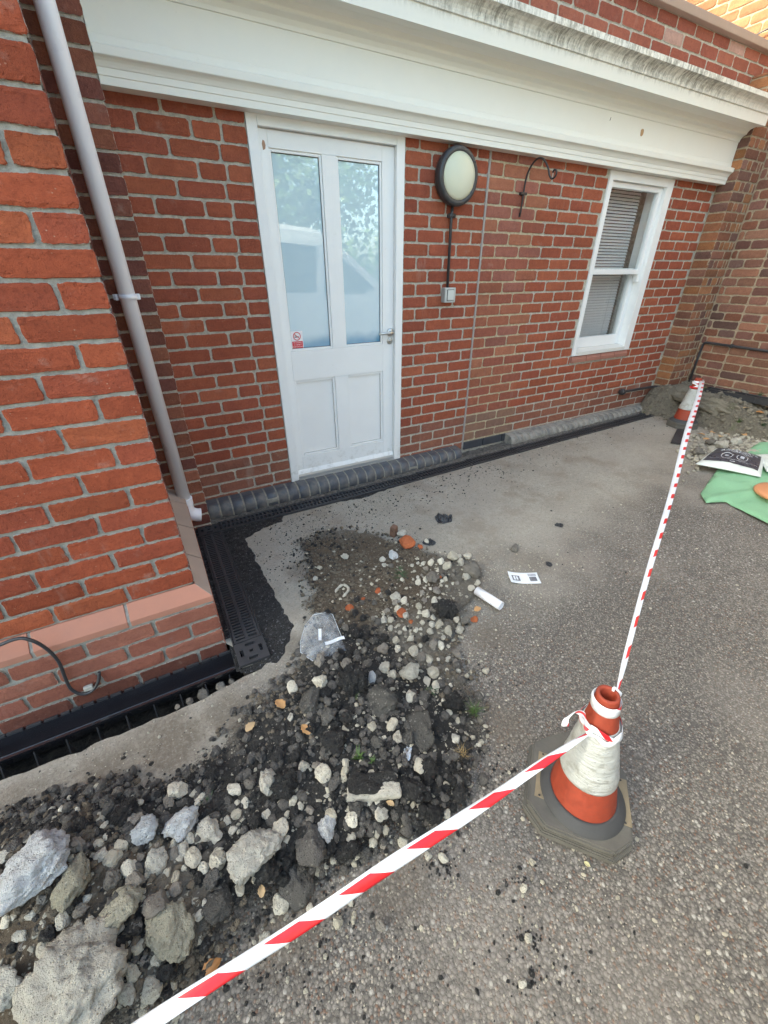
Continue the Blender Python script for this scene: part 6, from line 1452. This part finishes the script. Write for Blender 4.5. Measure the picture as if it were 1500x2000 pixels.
def tuft(px, py, n, hgt, spread, mat, label, seed, wide=.0016, at_=None, name='grass_tuft'):
    r = random.Random(seed); g = at_ or ground(px, py); t = bmesh.new()
    for _ in range(n):
        a = r.uniform(0, 6.28); l = hgt * r.uniform(.5, 1.1); o_ = r.uniform(.2, 1) * spread; bx, by = r.gauss(0, spread * .12), r.gauss(0, spread * .12); prev = None; w0 = wide * r.uniform(.7, 1.3)
        for s_ in range(5):
            q = s_ / 4; p = Vector((bx + math.cos(a) * o_ * q ** 1.6, by + math.sin(a) * o_ * q ** 1.6, l * (q - .35 * q * q * r.uniform(.6, 1.2)))); sd2 = Vector((-math.sin(a), math.cos(a), 0)) * w0 * (1 - q * .9)
            c = (t.verts.new(p - sd2), t.verts.new(p + sd2))
            if prev: t.faces.new((prev[0], prev[1], c[1], c[0]))
            prev = c
    me = bpy.data.meshes.new(name); t.to_mesh(me); t.free(); me.materials.append(mat); o = bpy.data.objects.new(name, me); COL.objects.link(o); o.location = g; tag(o, label, 'weed'); return o
tuft(782, 1118, 60, .020, .050, mgr[1], 'low feathery green weed in the brown soil of the upper heap', 1, .0022)
tuft(786, 1128, 40, .016, .055, mgr[1], 'grey green weed just below the feathery weed', 11, .002)
tuft(924, 1392, 46, .055, .050, mgr[0], 'spiky green grass tuft on the right rim of the rubble heap', 2)
tuft(698, 1482, 18, .040, .028, mgr[0], 'small green weed in the middle of the heap above the kerb slab', 3, .004)
tuft(840, 1352, 16, .018, .035, mgr[1], 'flat green weed below the pale pebbles', 4, .004)
tuft(696, 1368, 8, .060, .020, mgr[0], 'few thin grass blades beside the topmost black lump', 5, .001)
tuft(905, 1475, 30, .03, .05, mgr[2], 'dead straw coloured tuft on the right side of the heap', 6, .001)
tuft(726, 1488, 10, .02, .02, mgr[0], 'tiny green seedling right of the small green weed', 7, .004)
tuft(408, 1566, 14, .03, .03, mgr[1], 'dull green weed behind the blue stained concrete lump', 8, .002)
for q, (x, y) in enumerate(((4.60, -.95), (4.7, -1.1), (4.95, -.42), (5.06, -.85), (4.62, -1.3))):
    tuft(0, 0, 50, (.05, .04, .05, .16, .05)[q], (.07, .06, .06, .07, .08)[q], mgr[q % 2], ('green weed at the foot of the soil mound', 'second green weed at the foot of the soil mound, nearer the leaves', 'low weed on top of the mound by the corner conduit', 'tall weed growing up the foot of the old wall', 'trailing weed in front of the stacked gratings')[q], 20 + q, .003, Vector((x, y, mh(x, y))), 'weed')
# cobwebs of grime are left out; nest of dead twigs on the cornice corner
tuft(0, 0, 160, .05, .09, plain('dead_twigs', (.12, .10, .08), .9), 'ragged clump of dead twigs on the cornice at its right end', 40, .0014, Vector((4.60, -.05, 2.60)), 'twig_clump')

# ================================================================== BEHIND THE CAMERA (seen mirrored in the door glass)
vn = empty('parked_van', (1.9, -4.6, 0), 'white panel van parked behind the photographer, mirrored in the door glass', 'van')
m_van = plain('white_van_paint', (.80, .81, .82), .25); m_vg = plain('dark_van_glass', (.02, .025, .03), .06); m_tyre = plain('tyre_rubber', (.02, .02, .02), .8)
mb = MB()
body = [(-2.6, .35), (2.35, .35), (2.55, .5), (2.55, .85), (2.35, 1.02), (1.55, 1.18), (.72, 1.80), (.45, 1.92), (-.2, 1.97), (-2.3, 1.97), (-2.55, 1.85), (-2.62, 1.0)]
mb.prism([(x, z) for x, z in body], 'y', -.95, .95, bev=.05); mb.build('body', m_van, vn)
for s_ in (1, -1):
    y0 = s_ * .952
    mb = MB(); mb.prism([(1.32, 1.20), (.72, 1.66), (.60, 1.70), (.50, 1.16), (.62, 1.13), (1.1, 1.12)], 'y', y0 - .004, y0 + .004); mb.build('side_window', m_vg, vn)
    mb = MB(); mb.prism([(.38, 1.16), (.44, 1.72), (-.30, 1.76), (-.38, 1.16)], 'y', y0 - .004, y0 + .004); mb.build('side_window', m_vg, vn)
    for wx in (-1.75, 1.65):
        mb = MB(); mb.lathe([(.20, -.1), (.32, -.1), (.34, -.06), (.34, .06), (.32, .1), (.20, .1)], 32, Matrix.Translation((wx, s_ * .86, .34)) @ Matrix.Rotation(R_(90), 4, 'X'), close=True); w_o = mb.build('wheel', m_tyre, vn)
        mb = MB(); mb.lathe([(0, -.08), (.205, -.08), (.205, .08), (0, .08)], 24, Matrix.Translation((wx, s_ * .86, .34)) @ Matrix.Rotation(R_(90), 4, 'X')); mb.build('rim', m_steel, w_o)
m_bark = plain('bark', (.12, .09, .06), .95, nsc=20, namt=.4, bump=.02)
def tree(x, y, h, r, seed, label):
    rr = np.random.default_rng(seed); e = empty('leafy_tree', (x, y, 0), label, 'tree', 'trees behind the photographer')
    mb = MB(); mb.tube([(0, 0, -.1), (.05, 0, h * .25), (-.05, .1, h * .55), (0, 0, h * .85)], [.20, .15, .10, .04], 10)
    for _ in range(7): a = rr.uniform(0, 6.28); z0 = h * rr.uniform(.3, .6); mb.tube([(0, 0, z0), (math.cos(a) * r * .4, math.sin(a) * r * .4, z0 + h * .15), (math.cos(a) * r * .75, math.sin(a) * r * .75, z0 + h * .25)], [.07, .045, .015], 7)
    mb.build('trunk', m_bark, e)
    ccs = [(rr.normal() * r * .45, rr.normal() * r * .45, h * (.62 + rr.normal() * .16), rr.uniform(.35, .7) * r * .6) for _ in range(26)]
    n = 9000; ci = rr.integers(0, 26, n); d = rr.normal(size=(n, 3)); d /= np.linalg.norm(d, axis=1)[:, None]; cs_ = np.array(ccs); p = cs_[ci, :3] + d * (cs_[ci, 3] * rr.uniform(.5, 1, n))[:, None]
    a = rr.normal(size=(n, 3)); a /= np.linalg.norm(a, axis=1)[:, None]; b = np.cross(a, rr.normal(size=(n, 3))); b /= np.linalg.norm(b, axis=1)[:, None]
    V = np.stack([p - a * .09, p + b * .05, p + a * .09, p - b * .05], 1).reshape(-1, 3); raw('crown', V, (np.arange(n * 4).reshape(n, 4)), m_leafc, e)
m_leafc = plain('foliage_green', (.085, .15, .035), .5, nsc=1.5, namt=.5)
tree(3.6, -9.5, 5.2, 2.6, 3, 'bushy green tree beyond the parked van, nearer the wall side'); tree(-.5, -10.5, 4.6, 2.4, 4, 'lower bushy tree beyond the parked van, on its rear side')
lp = empty('timber_pole', (1.15, -8.2, 0), 'pale timber pole standing beyond the parked van', 'pole')
mb = MB(); mb.lathe([(.11, -.1), (.10, 6.5), (0, 6.52)], 14); o = mb.build('pole', plain('pale_timber', (.42, .36, .27), .8, nsc=10, namt=.2), lp)
mb = MB(); mb.box(-.6, .6, -.05, .05, 6.0, 6.12); mb.build('crossarm', plain('crossarm_timber', (.38, .32, .24), .8), lp)
